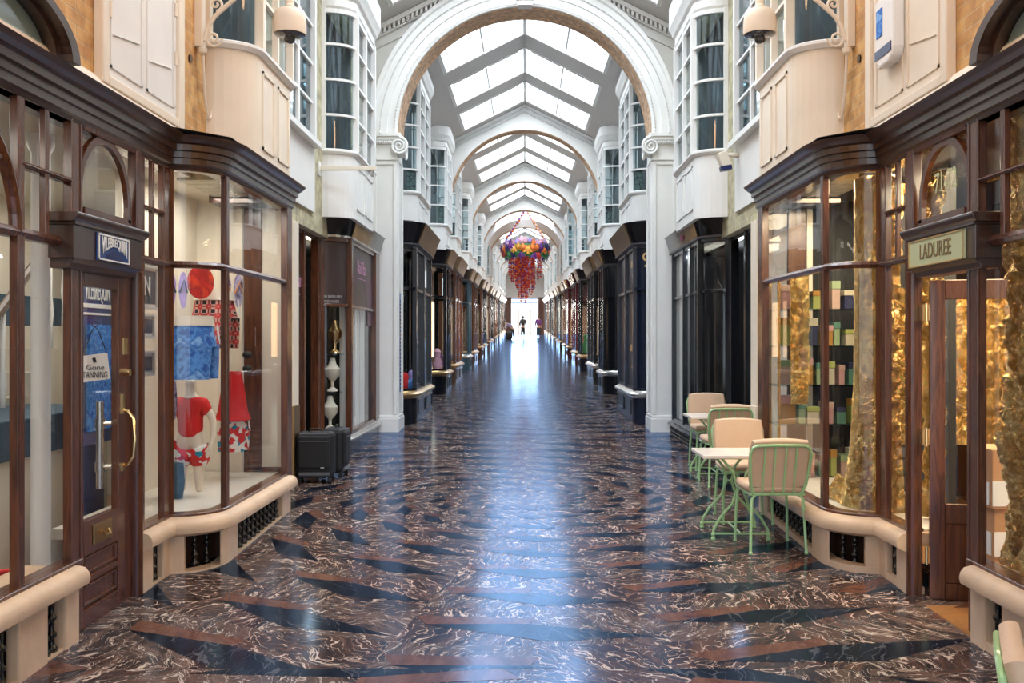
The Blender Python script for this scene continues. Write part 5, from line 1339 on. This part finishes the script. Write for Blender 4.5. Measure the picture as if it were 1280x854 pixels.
# banner pole on the left, spotlight on the right
t = thing('banner_pole', 'pale wooden banner pole with hook sticking out from the left wall', 'pole', (-2.42, 11.26, 3.77))
b = MB(-1); b.box(1.74, 2.42, 11.24, 11.28, 3.74, 3.79); b.build('pole', 'canvas', t, bevel=.004)
b = MB(-1); b.box(2.40, 2.425, 11.21, 11.31, 3.68, 3.84); b.build('wall_plate', 'white', t)
b = MB(-1); b.tube([(1.79, 11.26, 3.74), (1.79, 11.26, 3.72)] + [(1.79 + .03 * math.sin(a), 11.26, 3.685 + .035 * math.cos(a)) for a in [2 * PI * i / 12 for i in range(11)]], .006, 6); b.build('hook', 'white', t)
t = thing('floodlight', 'small cream floodlight with a blue lens on the right wall', 'floodlight', (2.42, 10.75, 3.7))
b = MB(1); b.box(2.25, 2.42, 10.70, 10.80, 3.80, 3.84); b.obox((2.22, 10.72, 3.76), (.05, 0, .02), (0, .07, 0), (-.03, 0, .08)); b.build('body', 'canvas', t, bevel=.01)
b = MB(1); b.obox((2.235, 10.68, 3.66), (.06, 0, .01), (0, .05, 0), (-.005, 0, .025)); b.build('lens', 'navyplate', t)
# open casements far on the right
for i, (y, d0, z0, z1, lab) in enumerate(((39.5, 1.62, 5.0, 6.9, 'white open casement window sash on the right before the chandelier, the smaller'), (34.0, 1.50, 4.75, 7.0, 'white open casement window sash on the right before the chandelier, the larger'))):
    t = thing('casement_sash', lab, 'window sash', (d0, y, z0))
    b = MB(1); d1 = d0 + .5
    for q in ((d0, d0 + .04), (d1 - .04, d1), (d0 + .23, d0 + .25)): b.box(q[0], q[1], y - .02, y + .02, z0, z1)
    for j in range(5): z = z0 + (z1 - z0 - .04) * j / 4; b.box(d0, d1, y - .018, y + .018, z, z + .035)
    b.build('frame', 'white', t)
    g = MB(1); g.box(d0, d1, y - .002, y + .002, z0, z1); g.build('pane', 'glass_up', t)
# ------------------------------------------------------------------ cafe chairs and tables
def make_chair(label, group=None):
    """faces +y in its own frame; origin on the floor at the seat centre"""
    root = thing('cafe_chair', label, 'chair', (0, 0, 0), group)
    hw, hd, sz = .205, .215, .435
    for sx in (-1, 1):
        b = MB(1); b.tube([(sx * hw, -hd - .02, 0.0), (sx * hw, -hd - .015, .02), (sx * hw * .96, -hd, .25), (sx * hw * .92, -hd + .01, .40), (sx * hw * .80, -hd + .015, .43)], [.014, .011, .011, .011, .011], 8)
        b.ball((sx * hw, -hd - .02, .012), .015, .015, .012, 8, 5); b.build('leg', 'green', root, smooth='auto')
        b = MB(1); b.tube([(sx * hw, hd + .01, 0.0), (sx * hw, hd + .01, .02), (sx * hw * .97, hd, .25), (sx * hw * .92, hd - .01, .40), (sx * hw * .82, hd - .02, .43)], [.014, .011, .011, .011, .011], 8)
        b.ball((sx * hw, hd + .01, .012), .015, .015, .012, 8, 5); b.build('leg', 'green', root, smooth='auto')
    b = MB(1)
    b.tube([(-.20, -.20, .435), (.20, -.20, .435), (.20, .20, .435), (-.20, .20, .435)], .011, 8, closed=True)
    for x in (-.1, 0, .1): b.tube([(x, -.2, .435), (x, .2, .435)], .007, 6)
    b.build('seat_frame', 'green', root, smooth='auto')
    # back hoop and bars
    bk = [(-.175, -.205, .435), (-.20, -.225, .50), (-.215, -.265, .62), (-.222, -.295, .74), (-.205, -.30, .785), (-.17, -.302, .80), (0, -.305, .803), (.17, -.302, .80), (.205, -.30, .785), (.222, -.295, .74), (.215, -.265, .62), (.20, -.225, .50), (.175, -.205, .435)]
    b = MB(1); b.tube(bk, .0115, 8); bf = b.build('back_hoop', 'green', root, smooth='auto')
    for x in (-.115, -.04, .04, .115):
        b = MB(1); b.tube([(x, -.215, .435), (x, -.24, .55), (x, -.28, .68), (x, -.303, .803)], .0075, 6); b.build('back_bar', 'green', root, smooth='auto')
    b = MB(1); b.cushion((0, .0, .475), .215, .215, .030, 4, .28); b.build('seat_cushion', 'cushion', root, smooth='auto')
    b = MB(1)
    # back cushion leans with the hoop
    c = MB(1); c.cushion((0, 0, 0), .215, .030, .185, 4, .28)
    R = Matrix.Rotation(math.radians(-13), 4, 'X') if False else Matrix.Rotation(math.radians(13), 4, 'X')
    for v in c.bm.verts:
        v.co = R @ v.co + Vector((0, -.232, .665))
    c.build('back_cushion', 'cushion', root, smooth='auto')
    b.bm.free()
    b = MB(1); q = [(-.2, -.275, .845), (.2, -.275, .845)]
    b.tube([(-.21, -.205, .49), (.21, -.205, .49)], .006, 6); b.build('piping', 'pipe', root)
    return root
CH = [(1.845, 7.24, 0.03, 'beige-cushioned green cafe chair nearest the viewer, its barred back turned to us'),
      (1.87, 8.22, PI - .05, 'beige cushioned green chair facing us behind the nearer white table'),
      (2.06, 9.95, 0.04, 'green cafe chair with barred back turned to us, beside the farther table'),
      (2.13, 11.0, PI, 'farthest beige cushioned cafe chair, facing us by the dark shop'),
      (1.62, 2.60, -2.0, 'beige chair back corner cut off at the bottom right of the picture')]
for i, (x, y, a, lab) in enumerate(CH):
    r = make_chair(lab); place(r, (x, y, F(y) + .002), a)
def make_table(label):
    root = thing('cafe_table', label, 'table', (0, 0, 0))
    b = MB(1); b.box(-.30, .30, -.27, .27, .635, .662); b.build('table_top', 'tabletop', root, bevel=.006)
    b = MB(1); b.tube([(-.2, -.18, .63), (.2, -.18, .63), (.2, .18, .63), (-.2, .18, .63)], .009, 6, closed=True); b.build('top_frame', 'green', root, smooth='auto')
    for sx in (-1, 1):
        for sy in (-1, 1):
            b = MB(1)
            b.tube([(sx * .14, sy * .20, .63), (sx * .05, sy * .20, .52), (sx * .02, sy * .20, .40), (sx * .06, sy * .21, .28), (sx * .16, sy * .22, .17), (sx * .21, sy * .23, .08), (sx * .215, sy * .235, .03)], [.011] * 7, 8)
            b.lathe((sx * .215, sy * .235, 0), [(0, 0), (.016, 0), (.020, .012), (.012, .03), (.018, .045), (.010, .06), (0, .06)], 10)
            b.build('leg', 'green', root, smooth='auto')
    for q in (((-.21, -.235, .05), (.21, -.235, .05)), ((-.21, .235, .05), (.21, .235, .05)), ((0, -.235, .05), (0, .235, .05)), ((-.02, -.2, .40), (.02, -.2, .40)), ((-.02, .2, .40), (.02, .2, .40))):
        b = MB(1); b.tube(q, .0085, 6); b.build('stretcher', 'green', root, smooth='auto')
    return root
t = make_table('white marble cafe table on pistachio legs between the two nearer chairs'); place(t, (1.68, 7.70, F(7.7)), 0)
t = make_table('white topped cafe table farther along, beside the dark shop'); place(t, (2.08, 10.55, F(10.55)), 0)

# ------------------------------------------------------------------ suitcases
def suitcase(label):
    root = thing('suitcase', label, 'suitcase', (0, 0, 0))
    b = MB(1); b.box(-.195, .195, -.12, .12, .055, .53); b.build('body', 'blackcase', root, bevel=.045)
    b = MB(1); b.box(-.165, .165, -.145, -.10, .15, .50); b.build('front_pocket', 'blackcase', root, bevel=.03)
    b = MB(1); b.box(-.16, .16, -.132, -.11, .075, .115); b.box(-.16, .16, -.14, -.12, .085, .10); b.build('kick_plate', 'greyplastic', root, bevel=.006)
    b = MB(1); b.tube([(-.07, -.02, .53), (-.065, -.02, .555), (0, -.02, .562), (.065, -.02, .555), (.07, -.02, .53)], .009, 8); b.build('carry_handle', 'rubber', root, smooth='auto')
    b = MB(1); b.tube([(-.16, -.15, .44), (.16, -.15, .44)], .003, 5); b.tube([(-.15, -.125, .515), (.15, -.125, .515)], .004, 5); b.build('zip', 'greyplastic', root)
    b = MB(1); b.box(.07, .11, -.15, -.145, .16, .172); b.build('badge', 'steel', root, label='small metal badge')
    for sx in (-1, 1):
        for sy in (-1, 1):
            b = MB(1); b.tube([(sx * .16 - .018, sy * .09, .028), (sx * .16 + .018, sy * .09, .028)], .026, 14); b.box(sx * .16 - .012, sx * .16 + .012, sy * .09 - .014, sy * .09 + .014, .03, .065); b.build('wheel', 'rubber', root, smooth='auto')
    return root
t = suitcase('black soft cabin suitcase standing upright by the left-hand bay window, in front'); place(t, (-2.20, 10.12, F(10.12)), 0.04)
t = suitcase('black suitcase partly hidden behind the other one, turned sideways'); place(t, (-2.07, 10.48, F(10.48)), PI / 2)

# ------------------------------------------------------------------ window dressing of the beach shop (left)
def shorts(label, mat, waist, wy, wz, d, w, h, flare=1.05, legs=True, tk=.05):
    root = thing('swim_shorts', label, 'shorts', (-d, wy, wz))
    def ring(b, yc, z, hw, hd, n=18): return [b.v(d + hd * math.sin(2 * PI * i / n), yc + hw * math.cos(2 * PI * i / n), z) for i in range(n)]
    b = MB(-1); prev = None
    zs_ = [(wz, w * .5, tk), (wz - h * .15, w * .52, tk * 1.1), (wz - h * .40, w * .55 * flare, tk * 1.25)]
    for z, a, c in zs_:
        r = ring(b, wy, z, a, c)
        if prev: [b.face([prev[i], prev[(i + 1) % 18], r[(i + 1) % 18], r[i]]) for i in range(18)]
        prev = r
    b.face(prev)
    for sg in (-1, 1):
        pv = None
        for z, a, c, o in ((wz - h * .36, w * .27, tk * 1.2, .27), (wz - h * .7, w * .25, tk * 1.15, .31), (wz - h, w * .24, tk * 1.1, .34)):
            r = ring(b, wy + sg * w * o, z, a, c)
            if pv: [b.face([pv[i], pv[(i + 1) % 18], r[(i + 1) % 18], r[i]]) for i in range(18)]
            pv = r
        b.face(pv)
    b.build('fabric', mat, root, smooth='auto')
    b = MB(-1); r0 = ring(b, wy, wz - .005, w * .52, tk * 1.12); r1 = ring(b, wy, wz + h * .17, w * .48, tk * 1.0)
    for i in range(18): b.face([r0[i], r0[(i + 1) % 18], r1[(i + 1) % 18], r1[i]])
    b.face(r1); b.build('waistband', waist, root, smooth='auto')
    b = MB(-1); b.tube([(d - tk * 1.3, wy + .01, wz), (d - tk * 1.4, wy + .012, wz - h * .35)], .004, 5); b.tube([(d - tk * 1.3, wy - .01, wz), (d - tk * 1.4, wy - .02, wz - h * .28)], .004, 5); b.build('drawstring', 'paper', root)
    return root
shorts('blue cloud-print shorts with a wide ivory waistband in the bowed window', 'bluecam', 'canvas', 7.12, 1.86, 2.455, .30, .40, tk=.135)
shorts('red and black plaid shorts with ivory waistband hanging higher in the window', 'plaid', 'canvas', 7.92, 2.08, 2.56, .34, .40, tk=.15)
def flipflop(label, mat, y, z, d, w=.075, h=.27, straps=True):
    root = thing('flip_flops', label, 'flip flops', (-d, y, z))
    for sg in (-1, 1):
        b = MB(-1); pr = [(y + sg * w * .62 + w * .5 * (1 - .25 * math.sin(a) * sg * 0) * math.cos(a) * (1 if math.sin(a) > 0 else .85), z + h * .5 * math.sin(a)) for a in [2 * PI * i / 22 for i in range(22)]]
        b.xprism(pr, d, d + .015); b.build('sole', mat, root, bevel=.003)
        b = MB(-1); yy = y + sg * w * .62; b.tube([(d - .002, yy - w * .4, z - .02), (d - .02, yy, z + h * .27), (d - .002, yy + w * .4, z - .02)], .007, 6); b.build('strap', 'orange' if straps else 'denim', root, smooth='auto')
    return root
def turn(o, deg): o.rotation_euler = (0, 0, math.radians(deg))
turn(flipflop('pale pink pair of flip flops pinned up left in the bowed window', 'f_lilac', 7.30, 2.13, 2.64, .07, .28, False), -55)
turn(flipflop('dark tropical pair of flip flops with orange straps pinned in the flat window', 'violetprint', 8.22, 2.17, 2.50, .085, .29), -50)
b = MB(-1); pr = [(.105 * math.cos(a), .135 * math.sin(a)) for a in [2 * PI * i / 28 for i in range(28)]]; b.xprism(pr, -.01, .01)
o = tag(b.build('beach_bat', 'redbright', None, bevel=.004), 'red oval beach bat pinned in the bowed window above the shorts', 'bat'); o.location = (-2.58, 7.64, 2.21); turn(o, -55)
b = MB(-1); b.cushion((2.60, 7.18, 1.78), .07, .05, .10, 3, .8); tag(b.build('baseball_cap', 'bluecam', None, smooth=True), 'blue cap tucked behind the blue shorts, at their left', 'cap')
# mannequin in red polo and printed shorts
mz = ZS
mn = thing('mannequin', 'cream child mannequin in a red polo shirt and printed shorts in the bowed window', 'mannequin', (-2.56, 7.35, mz))
cx, cy = -2.56, 7.35
V = [(cx, cy, mz + .52), (cx, cy, mz + .66), (cx, cy, mz + .80), (cx, cy, mz + .90), (cx, cy, mz + .97), (cx, cy - .01, mz + 1.05),        # pelvis..head
     (cx - .095, cy, mz + .82), (cx - .155, cy, mz + .68), (cx - .165, cy - .03, mz + .50), (cx - .15, cy - .05, mz + .40),                 # left arm
     (cx + .095, cy, mz + .82), (cx + .155, cy, mz + .68), (cx + .165, cy - .03, mz + .52), (cx + .15, cy - .05, mz + .44),
     (cx - .055, cy, mz + .46), (cx - .06, cy - .01, mz + .24), (cx - .06, cy, mz + .03),
     (cx + .055, cy, mz + .46), (cx + .06, cy - .01, mz + .24), (cx + .06, cy, mz + .03)]
E = [(0, 1), (1, 2), (2, 3), (3, 4), (4, 5), (2, 6), (6, 7), (7, 8), (8, 9), (2, 10), (10, 11), (11, 12), (12, 13), (0, 14), (14, 15), (15, 16), (0, 17), (17, 18), (18, 19)]
V = [(cx + (x - cx) * 1.12, y, mz + (z - mz) * .86) for x, y, z in V]
R_ = [.075, .065, .08, .035, .035, .050, .036, .028, .021, .018, .036, .028, .021, .018, .058, .042, .028, .058, .042, .028]
for base, sg in ((9, -1), (13, 1)):     # five fingers per hand
    px, py, pz = V[base]
    for k, (dx, ln) in enumerate(((-.018, .04), (-.007, .048), (.004, .045), (.014, .036))):
        i0 = len(V); V += [(px + dx, py - .012, pz - .025), (px + dx, py - .022, pz - .025 - ln)]; E += [(base, i0), (i0, i0 + 1)]; R_ += [.007, .0055]
    i0 = len(V); V += [(px - sg * .022, py - .02, pz - .015), (px - sg * .03, py - .03, pz - .035)]; E += [(base, i0), (i0, i0 + 1)]; R_ += [.008, .006]
body = skin('body', V, E, R_, 'mannequin', mn)
def ms(L_): return [(cx + (x - cx) * 1.12, y, mz + (z - mz) * .86) for x, y, z in L_]
skin('polo_shirt', ms([(cx, cy, mz + .50), (cx, cy, mz + .66), (cx, cy, mz + .80), (cx, cy, mz + .885), (cx - .09, cy, mz + .82), (cx - .128, cy, mz + .72), (cx + .09, cy, mz + .82), (cx + .128, cy, mz + .72)]),
     [(0, 1), (1, 2), (2, 3), (2, 4), (4, 5), (2, 6), (6, 7)], [.112, .095, .098, .04, .055, .055, .055, .055], 'redshirt', mn)
b = MB(-1); b.lathe((2.56, 7.35, mz + .745), [(.045, 0), (.055, .01), (.05, .025), (.04, .02), (.042, 0)], 14); b.build('collar', 'canvas', mn, smooth='auto')
skin('printed_shorts', ms([(cx, cy, mz + .50), (cx - .06, cy, mz + .42), (cx - .068, cy, mz + .24), (cx + .06, cy, mz + .42), (cx + .068, cy, mz + .24)]), [(0, 1), (1, 2), (0, 3), (3, 4)], [.095, .090, .092, .090, .092], 'floral', mn)
# second, half hidden torso with a red skirted towel, printed shorts beneath
b = MB(-1)
prof = [(.0, 1.38), (.10, 1.38), (.13, 1.25), (.17, 1.05), (.20, .98), (.21, .97), (0, .97)]
b.lathe((2.50, 8.22, .10), [(r * .72, z) for r, z in prof], 24); tag(b.build('beach_cape', 'redshirt', None, smooth='auto'), 'plain dark red garment hanging under the plaid shorts', 'garment')
shorts('red white and teal print shorts hanging under the dark red garment', 'floral', 'redshirt', 8.24, 1.06, 2.50, .22, .26, 1.0, tk=.10)
b = MB(-1); b.cushion((2.66, 7.15, 1.30), .06, .05, .16, 3, .6); tag(b.build('rolled_shirt', 'violetprint', None, smooth=True), 'violet printed shirt folded left of the mannequin', 'shirt')
b = MB(-1); b.lathe((2.64, 7.25, mz), [(0, 0), (.055, 0), (.07, .12), (.06, .26), (0, .27)], 14); tag(b.build('denim_roll', 'denim', None, smooth='auto'), 'rolled dark denim standing on the window floor by the mannequin', 'jeans')
for i, (y, z) in enumerate(((8.30, 1.62), (8.30, 1.50))):
    b = MB(-1); b.ball((2.40, y, z), .04, .055, .035); tag(b.build('sunglasses', 'ink', None, smooth=True), '%s dark sunglasses case by the red garment' % ('upper', 'lower')[i], 'sunglasses')
b = MB(-1); b.box(2.96, 3.0, 8.42, 8.52, 1.55, 1.82); tag(b.build('wall_socket_box', 'paper', None, bevel=.01), 'tall white switch box on the backboard of the left bay window', 'switch')

# ------------------------------------------------------------------ flower chandelier
cy, cz = 45.6, 6.04
ch = thing('flower_chandelier', 'huge hanging chandelier of orange, purple and red flowers over the walkway', 'chandelier', (0.03, cy, cz))
rf = random.Random(21)
def flower_mesh(mat, r=.15):
    b = MB(1); n = 6
    for layer, (rr, dz, off) in enumerate(((1.0, 0, 0), (.62, -.25, .5))):
        for i in range(n):
            a = 2 * PI * (i + off) / n
            def q(rad, da, z): return (rad * r * rr * math.cos(a + da), rad * r * rr * math.sin(a + da), z * r)
            b.poly([q(.05, 0, dz), q(.62, -.48, dz + .10), q(.98, -.20, dz + .28), q(1.0, .2, dz + .28), q(.62, .48, dz + .10)])
    b.ball((0, 0, -.12 * r), .2 * r, .2 * r, .2 * r, 6, 4)
    me = bpy.data.meshes.new('blossom'); b.bm.to_mesh(me); b.bm.free(); me.materials.append(M[mat]); return me
fcols = ['f_orange', 'f_red', 'f_purple', 'f_pink', 'f_lilac', 'f_green', 'f_amber', 'f_navy']
FM = {c: flower_mesh(c, .19) for c in fcols}
for i in range(96):
    a = 2 * PI * i / 32 + .1 * (i // 32); layer = i // 32
    if layer == 0: c, R, z = rf.choice(['f_pink', 'f_lilac', 'f_purple', 'f_lilac', 'f_orange', 'f_pink']), 1.0, .26
    elif layer == 1: c, R, z = rf.choice(['f_orange', 'f_red', 'f_purple', 'f_amber', 'f_navy', 'f_orange']), 1.16, .0
    else: c, R, z = rf.choice(['f_green', 'f_navy', 'f_purple', 'f_red', 'f_green']), 1.08, -.24
    o = bpy.data.objects.new('blossom', FM[c]); COL.objects.link(o)
    o.location = (0.03 + R * math.cos(a), cy + R * math.sin(a), cz + z + rf.uniform(-.08, .08))
    o.rotation_euler = (Matrix.Rotation(a, 3, 'Z') @ Matrix.Rotation(PI / 2 + rf.uniform(-.5, .5), 3, 'Y') @ Matrix.Rotation(PI, 3, 'X')).to_euler()
    o.scale = [rf.uniform(.95, 1.35)] * 3; attach(o, ch)
b = MB(1)
for R, z in ((1.0, .15), (1.05, -.15)): b.tube([(0.03 + R * math.cos(a), cy + R * math.sin(a), cz + z) for a in [2 * PI * i / 40 for i in range(40)]], .05, 6, closed=True)
b.tube([(-1.0, cy, cz), (1.06, cy, cz)], .03, 6); b.tube([(0.03, cy - 1, cz), (.03, cy + 1, cz)], .03, 6); b.build('hoop', 'f_green', ch)
for gi, (x1, sg) in enumerate(((-.42, -1), (.48, 1))):     # garlands up to the ridge, crossing
    x0 = -x1 * .25; p0 = Vector((.03 + sg * .02, cy, R1 + F(cy) - .1)); p1 = Vector((.03 + sg * 1.0, cy - .1, cz + .3))
    b = MB(1); b.tube([p0, p1], .015, 5); 
    for j in range(13):
        p = p0.lerp(p1, (j + .3) / 13); b.ball((p.x + rf.uniform(-.04, .04), p.y, p.z), .07, .07, .06, 6, 4)
        for f in b.bm.faces[-24:] if False else []: pass
    g = b.build('garland', 'f_amber' if gi else 'f_orange', ch)
    b = MB(1)
    for j in range(10):
        p = p0.lerp(p1, (j + .8) / 10); b.ball((p.x, p.y - .05, p.z), .055, .055, .055, 6, 4)
    b.build('garland_flowers', 'f_pink' if gi else 'f_purple', g)
for i in range(62):     # hanging strings that taper to a point
    R = .78 * math.sqrt(rf.random()); a = rf.uniform(0, 2 * PI)
    x, y = .03 + R * math.cos(a), cy + R * math.sin(a) * .9
    ln = 2.55 * (1 - (R / .86) ** 1.5 * .68) * rf.uniform(.86, 1.02)
    b = MB(1); b.mi = 0; b.tube([(x, y, cz - .15), (x, y, cz - .15 - ln)], .008, 4)
    n = int(ln / .105)
    for j in range(n):
        b.mi = rf.choice([1, 1, 2, 2, 0, 3]) if rf.random() < .75 else rf.choice([0, 4])
        z = cz - .22 - j * .105; b.ball((x + rf.uniform(-.03, .03), y + rf.uniform(-.03, .03), z), .055, .055, .042, 5, 3)
    b.build('flower_string', ['f_red', 'f_orange', 'f_red', 'f_purple', 'f_lilac'], ch)
b = MB(1); b.tube([(-.9, cy, cz - .45), (-.5, cy, cz - .3), (.5, cy, cz - .3), (.95, cy, cz - .42)], .05, 6); b.build('spray', 'f_navy', ch)

# ------------------------------------------------------------------ people by the exit
def person(label, x, y, pose, top, low, hairc='hair'):
    z0 = F(y); root = thing('person', label, 'person', (x, y, z0))
    bend = pose == 'bend'; st = .07 if pose == 'walk' else .02
    if not bend:
        hip = (x, y, z0 + .92); ch_ = (x, y, z0 + 1.32); nk = (x, y, z0 + 1.48); hd = (x, y - .02, z0 + 1.62)
        sh = [(x - .17, y, z0 + 1.42), (x + .17, y, z0 + 1.42)]; el = [(x - .24, y - .05, z0 + 1.14), (x + .24, y + .05, z0 + 1.14)]; wr = [(x - .22, y - .18, z0 + .92), (x + .22, y + .02, z0 + .90)]
    else:
        hip = (x + .12, y, z0 + .90); ch_ = (x - .22, y, z0 + 1.16); nk = (x - .36, y, z0 + 1.22); hd = (x - .50, y, z0 + 1.20)
        sh = [(x - .30, y - .16, z0 + 1.18), (x - .30, y + .16, z0 + 1.18)]; el = [(x - .34, y - .18, z0 + .92), (x - .30, y + .18, z0 + .92)]; wr = [(x - .40, y - .16, z0 + .70), (x - .36, y + .16, z0 + .70)]
    kn = [(hip[0] - .09, y - st * 2, z0 + .48), (hip[0] + .09, y + st * 2, z0 + .50)]; an = [(hip[0] - .08 - st * .5, y - st * 3, z0 + .08), (hip[0] + .09, y + st * 5, z0 + .10)]
    ft = [(an[0][0], an[0][1] - .16, z0 + .03), (an[1][0], an[1][1] - .14, z0 + .03)]
    V = [hip, ch_, nk, hd]; E = [(0, 1), (1, 2), (2, 3)]; R_ = [.13, .14, .055, .10]
    for i in (0, 1):
        b0 = len(V); V += [sh[i], el[i], wr[i]]; E += [(1, b0), (b0, b0 + 1), (b0 + 1, b0 + 2)]; R_ += [.065, .045, .032]
        for k in range(5):
            w = Vector(wr[i]); c = len(V); V += [tuple(w + Vector(((k - 2) * .016, -.01, -.06))), tuple(w + Vector(((k - 2) * .02, -.02, -.13 + abs(k - 2) * .012)))]; E += [(b0 + 2, c), (c, c + 1)]; R_ += [.010, .008]
    for i in (0, 1):
        b0 = len(V); V += [kn[i], an[i], ft[i]]; E += [(0, b0), (b0, b0 + 1), (b0 + 1, b0 + 2)]; R_ += [.065, .045, .04]
    skin('body', V, E, R_, 'skin', root, 1)
    skin('jacket', [hip, ch_, sh[0], el[0], tuple(Vector(wr[0]) * .8 + Vector(el[0]) * .2), sh[1], el[1], tuple(Vector(wr[1]) * .8 + Vector(el[1]) * .2)], [(0, 1), (1, 2), (2, 3), (3, 4), (1, 5), (5, 6), (6, 7)], [.17, .17, .085, .065, .055, .085, .065, .055], top, root, 1)
    skin('trousers', [hip, kn[0], tuple(Vector(an[0]) + Vector((0, 0, .02))), kn[1], tuple(Vector(an[1]) + Vector((0, 0, .02)))], [(0, 1), (1, 2), (0, 3), (3, 4)], [.15, .085, .065, .085, .065], low, root, 1)
    b = MB(1); b.ball((hd[0], hd[1] + .02, hd[2] + .04), .10, .105, .10, 10, 7); b.build('hair', hairc, root, smooth=True)
    b = MB(1); hy = hd[1] - .105; b.ball((hd[0], hy, hd[2]), .012, .02, .025, 6, 4)
    for sx in (-1, 1): b.ball((hd[0] + sx * .035, hy + .012, hd[2] + .02), .014, .008, .008, 6, 4)
    b.box(hd[0] - .025, hd[0] + .025, hy + .005, hy + .012, hd[2] - .05, hd[2] - .042); b.build('face', 'skin', root)
    return root
person('person in a dark jacket stooping over a bag by the far left shops', -1.05, 72.0, 'bend', 'violetprint', 'denim')
person('person in dark clothes walking down the middle of the exit', -.15, 77.0, 'walk', 'ink', 'ink')
person('person in dark purple standing near the exit on the right', 1.12, 79.0, 'stand', 'f_purple', 'denim')
b = MB(1); b.cushion((-1.18, 71.4, F(71.4) + .30), .26, .2, .30, 3, .5); tag(b.build('travel_bag', 'blackcase', None, smooth=True), 'bulky black bag on the floor under the stooping person', 'bag')
for x in (-.55, .55):
    t = thing('bollard', 'dark slim bollard post in the bright exit, %s one' % ('left' if x < 0 else 'right'), 'bollard', (x, 90, F(90)))
    b = MB(1); b.lathe((x, 89.7, F(89.7)), [(0, 0), (.07, 0), (.06, .1), (.045, .2), (.04, 2.2), (.06, 2.25), (.03, 2.4), (0, 2.45)], 12); b.build('post', 'bronze', t, smooth='auto')
t = thing('gate_header', 'ornate reddish gate header across the far exit', 'gate', (0, 89.9, F(90) + 3))
b = MB(1); zf = F(89.9)
b.box(-1.35, 1.35, 89.85, 89.95, zf + 2.95, zf + 3.02); b.box(-1.35, 1.35, 89.85, 89.95, zf + 3.33, zf + 3.40); b.build('rail', 'redmarble', t)
b = MB(1)
for i in range(18): b.tube([(-1.3 + i * .153 + .06 * math.cos(a), 89.9, zf + 3.175 + .14 * math.sin(a)) for a in [2 * PI * k / 10 for k in range(10)]], .012, 5, closed=True)
b.build('scrollwork', 'bronze', t)
# ------------------------------------------------------------------ world, lights, camera
w = bpy.data.worlds.new('sky'); scn.world = w; w.use_nodes = True
bg = w.node_tree.nodes['Background']; bg.inputs[0].default_value = (0.80, 0.90, 1.0, 1); bg.inputs[1].default_value = 2.4
def area(name, loc, rot, sx, sy, power, col):
    l = bpy.data.lights.new(name, 'AREA'); l.shape = 'RECTANGLE'; l.size = sx; l.size_y = sy; l.energy = power; l.color = col
    o = bpy.data.objects.new(name, l); COL.objects.link(o); o.location = loc; o.rotation_euler = rot; return o
for (s0, s1, hw, sec0) in SKY:
    ym = (s0 + s1) / 2
    if ym < 5: continue
    area('sky_light', (0, ym, ceil_z(0, ym, sec0) + 0.75), (0, 0, 0), 2 * hw * 1.05, (s1 - s0) * 1.3, 290 if sec0 else 215, (0.84, 0.92, 1.0))
# daylight through the exit, and unseen warm lights added over the front section
area('exit_daylight', (0, YEND + 2.5, F(YEND) + 2.2), (math.radians(-90), 0, 0), 6, 4.2, 1500, (1.0, 0.93, 0.84))
for x, y, z, e in ((-1.2, 3.2, 4.6, 45), (1.2, 3.2, 4.6, 45), (0, 6.8, 5.3, 42)):
    l = bpy.data.lights.new('warm_fill_light', 'POINT'); l.energy = e; l.color = (1.0, 0.54, 0.25); l.shadow_soft_size = 0.25
    o = bpy.data.objects.new('warm_fill_light', l); COL.objects.link(o); o.location = (x, y, z)
def pt(name, loc, e, col, r=.12):
    l = bpy.data.lights.new(name, 'POINT'); l.energy = e; l.color = col; l.shadow_soft_size = r
    o = bpy.data.objects.new(name, l); COL.objects.link(o); o.location = loc
area('shop_ceiling_light', (-3.3, 3.6, 2.98), (0, 0, 0), .5, 2.4, 34, (1.0, .93, .82))
area('shop_ceiling_light', (-3.7, 7.4, 2.98), (0, 0, 0), .8, 3.0, 34, (1.0, .93, .82))
area('display_light', (-2.56, 7.75, 2.98), (0, 0, 0), .3, 1.7, 22, (1.0, .93, .82))
area('display_light', (-2.7, 6.45, 2.98), (0, 0, 0), .2, .5, 5, (1.0, .93, .82))
area('shop_ceiling_light', (3.2, 4.0, 2.98), (0, 0, 0), .5, 2.4, 110, (1.0, .84, .58))
area('display_light', (2.50, 4.2, 2.98), (0, math.radians(20), 0), .08, 2.0, 170, (1.0, .78, .48))
area('display_light', (2.62, 7.6, 2.98), (0, 0, 0), .4, 1.7, 55, (1.0, .80, .52))
area('display_light', (2.5, 6.75, 2.98), (0, 0, 0), .08, .3, 50, (1.0, .80, .52))
area('shop_ceiling_light', (3.4, 6.4, 2.98), (0, 0, 0), .8, 1.8, 130, (1.0, .76, .46))
pt('shop_light', (-2.9, 12.6, 2.7), 14, (1, .85, .65)); pt('shop_light', (2.9, 12.8, 2.7), 14, (.9, .95, 1)); pt('shop_light', (2.275, 13.2, 2.9), 2.5, (.9, .95, 1), .03)  # last one is added beside the blinds only to brighten them
cam = bpy.data.cameras.new('camera'); cam.sensor_width = 36; cam.lens = 36 * 1200 / 1280
cam.shift_x = -(656 - 640) / 1280; cam.shift_y = -(427 - 425) / 1280
cam.clip_start = 0.05; cam.clip_end = 400
co = bpy.data.objects.new('camera', cam); COL.objects.link(co); co.location = (0, 0, 1.75); co.rotation_euler = (math.radians(90), 0, 0)
scn.camera = co
vs = scn.view_settings; vs.view_transform = 'Standard'; vs.look = 'None'; vs.exposure = 0.12; vs.gamma = 1.0; vs.use_curve_mapping = False
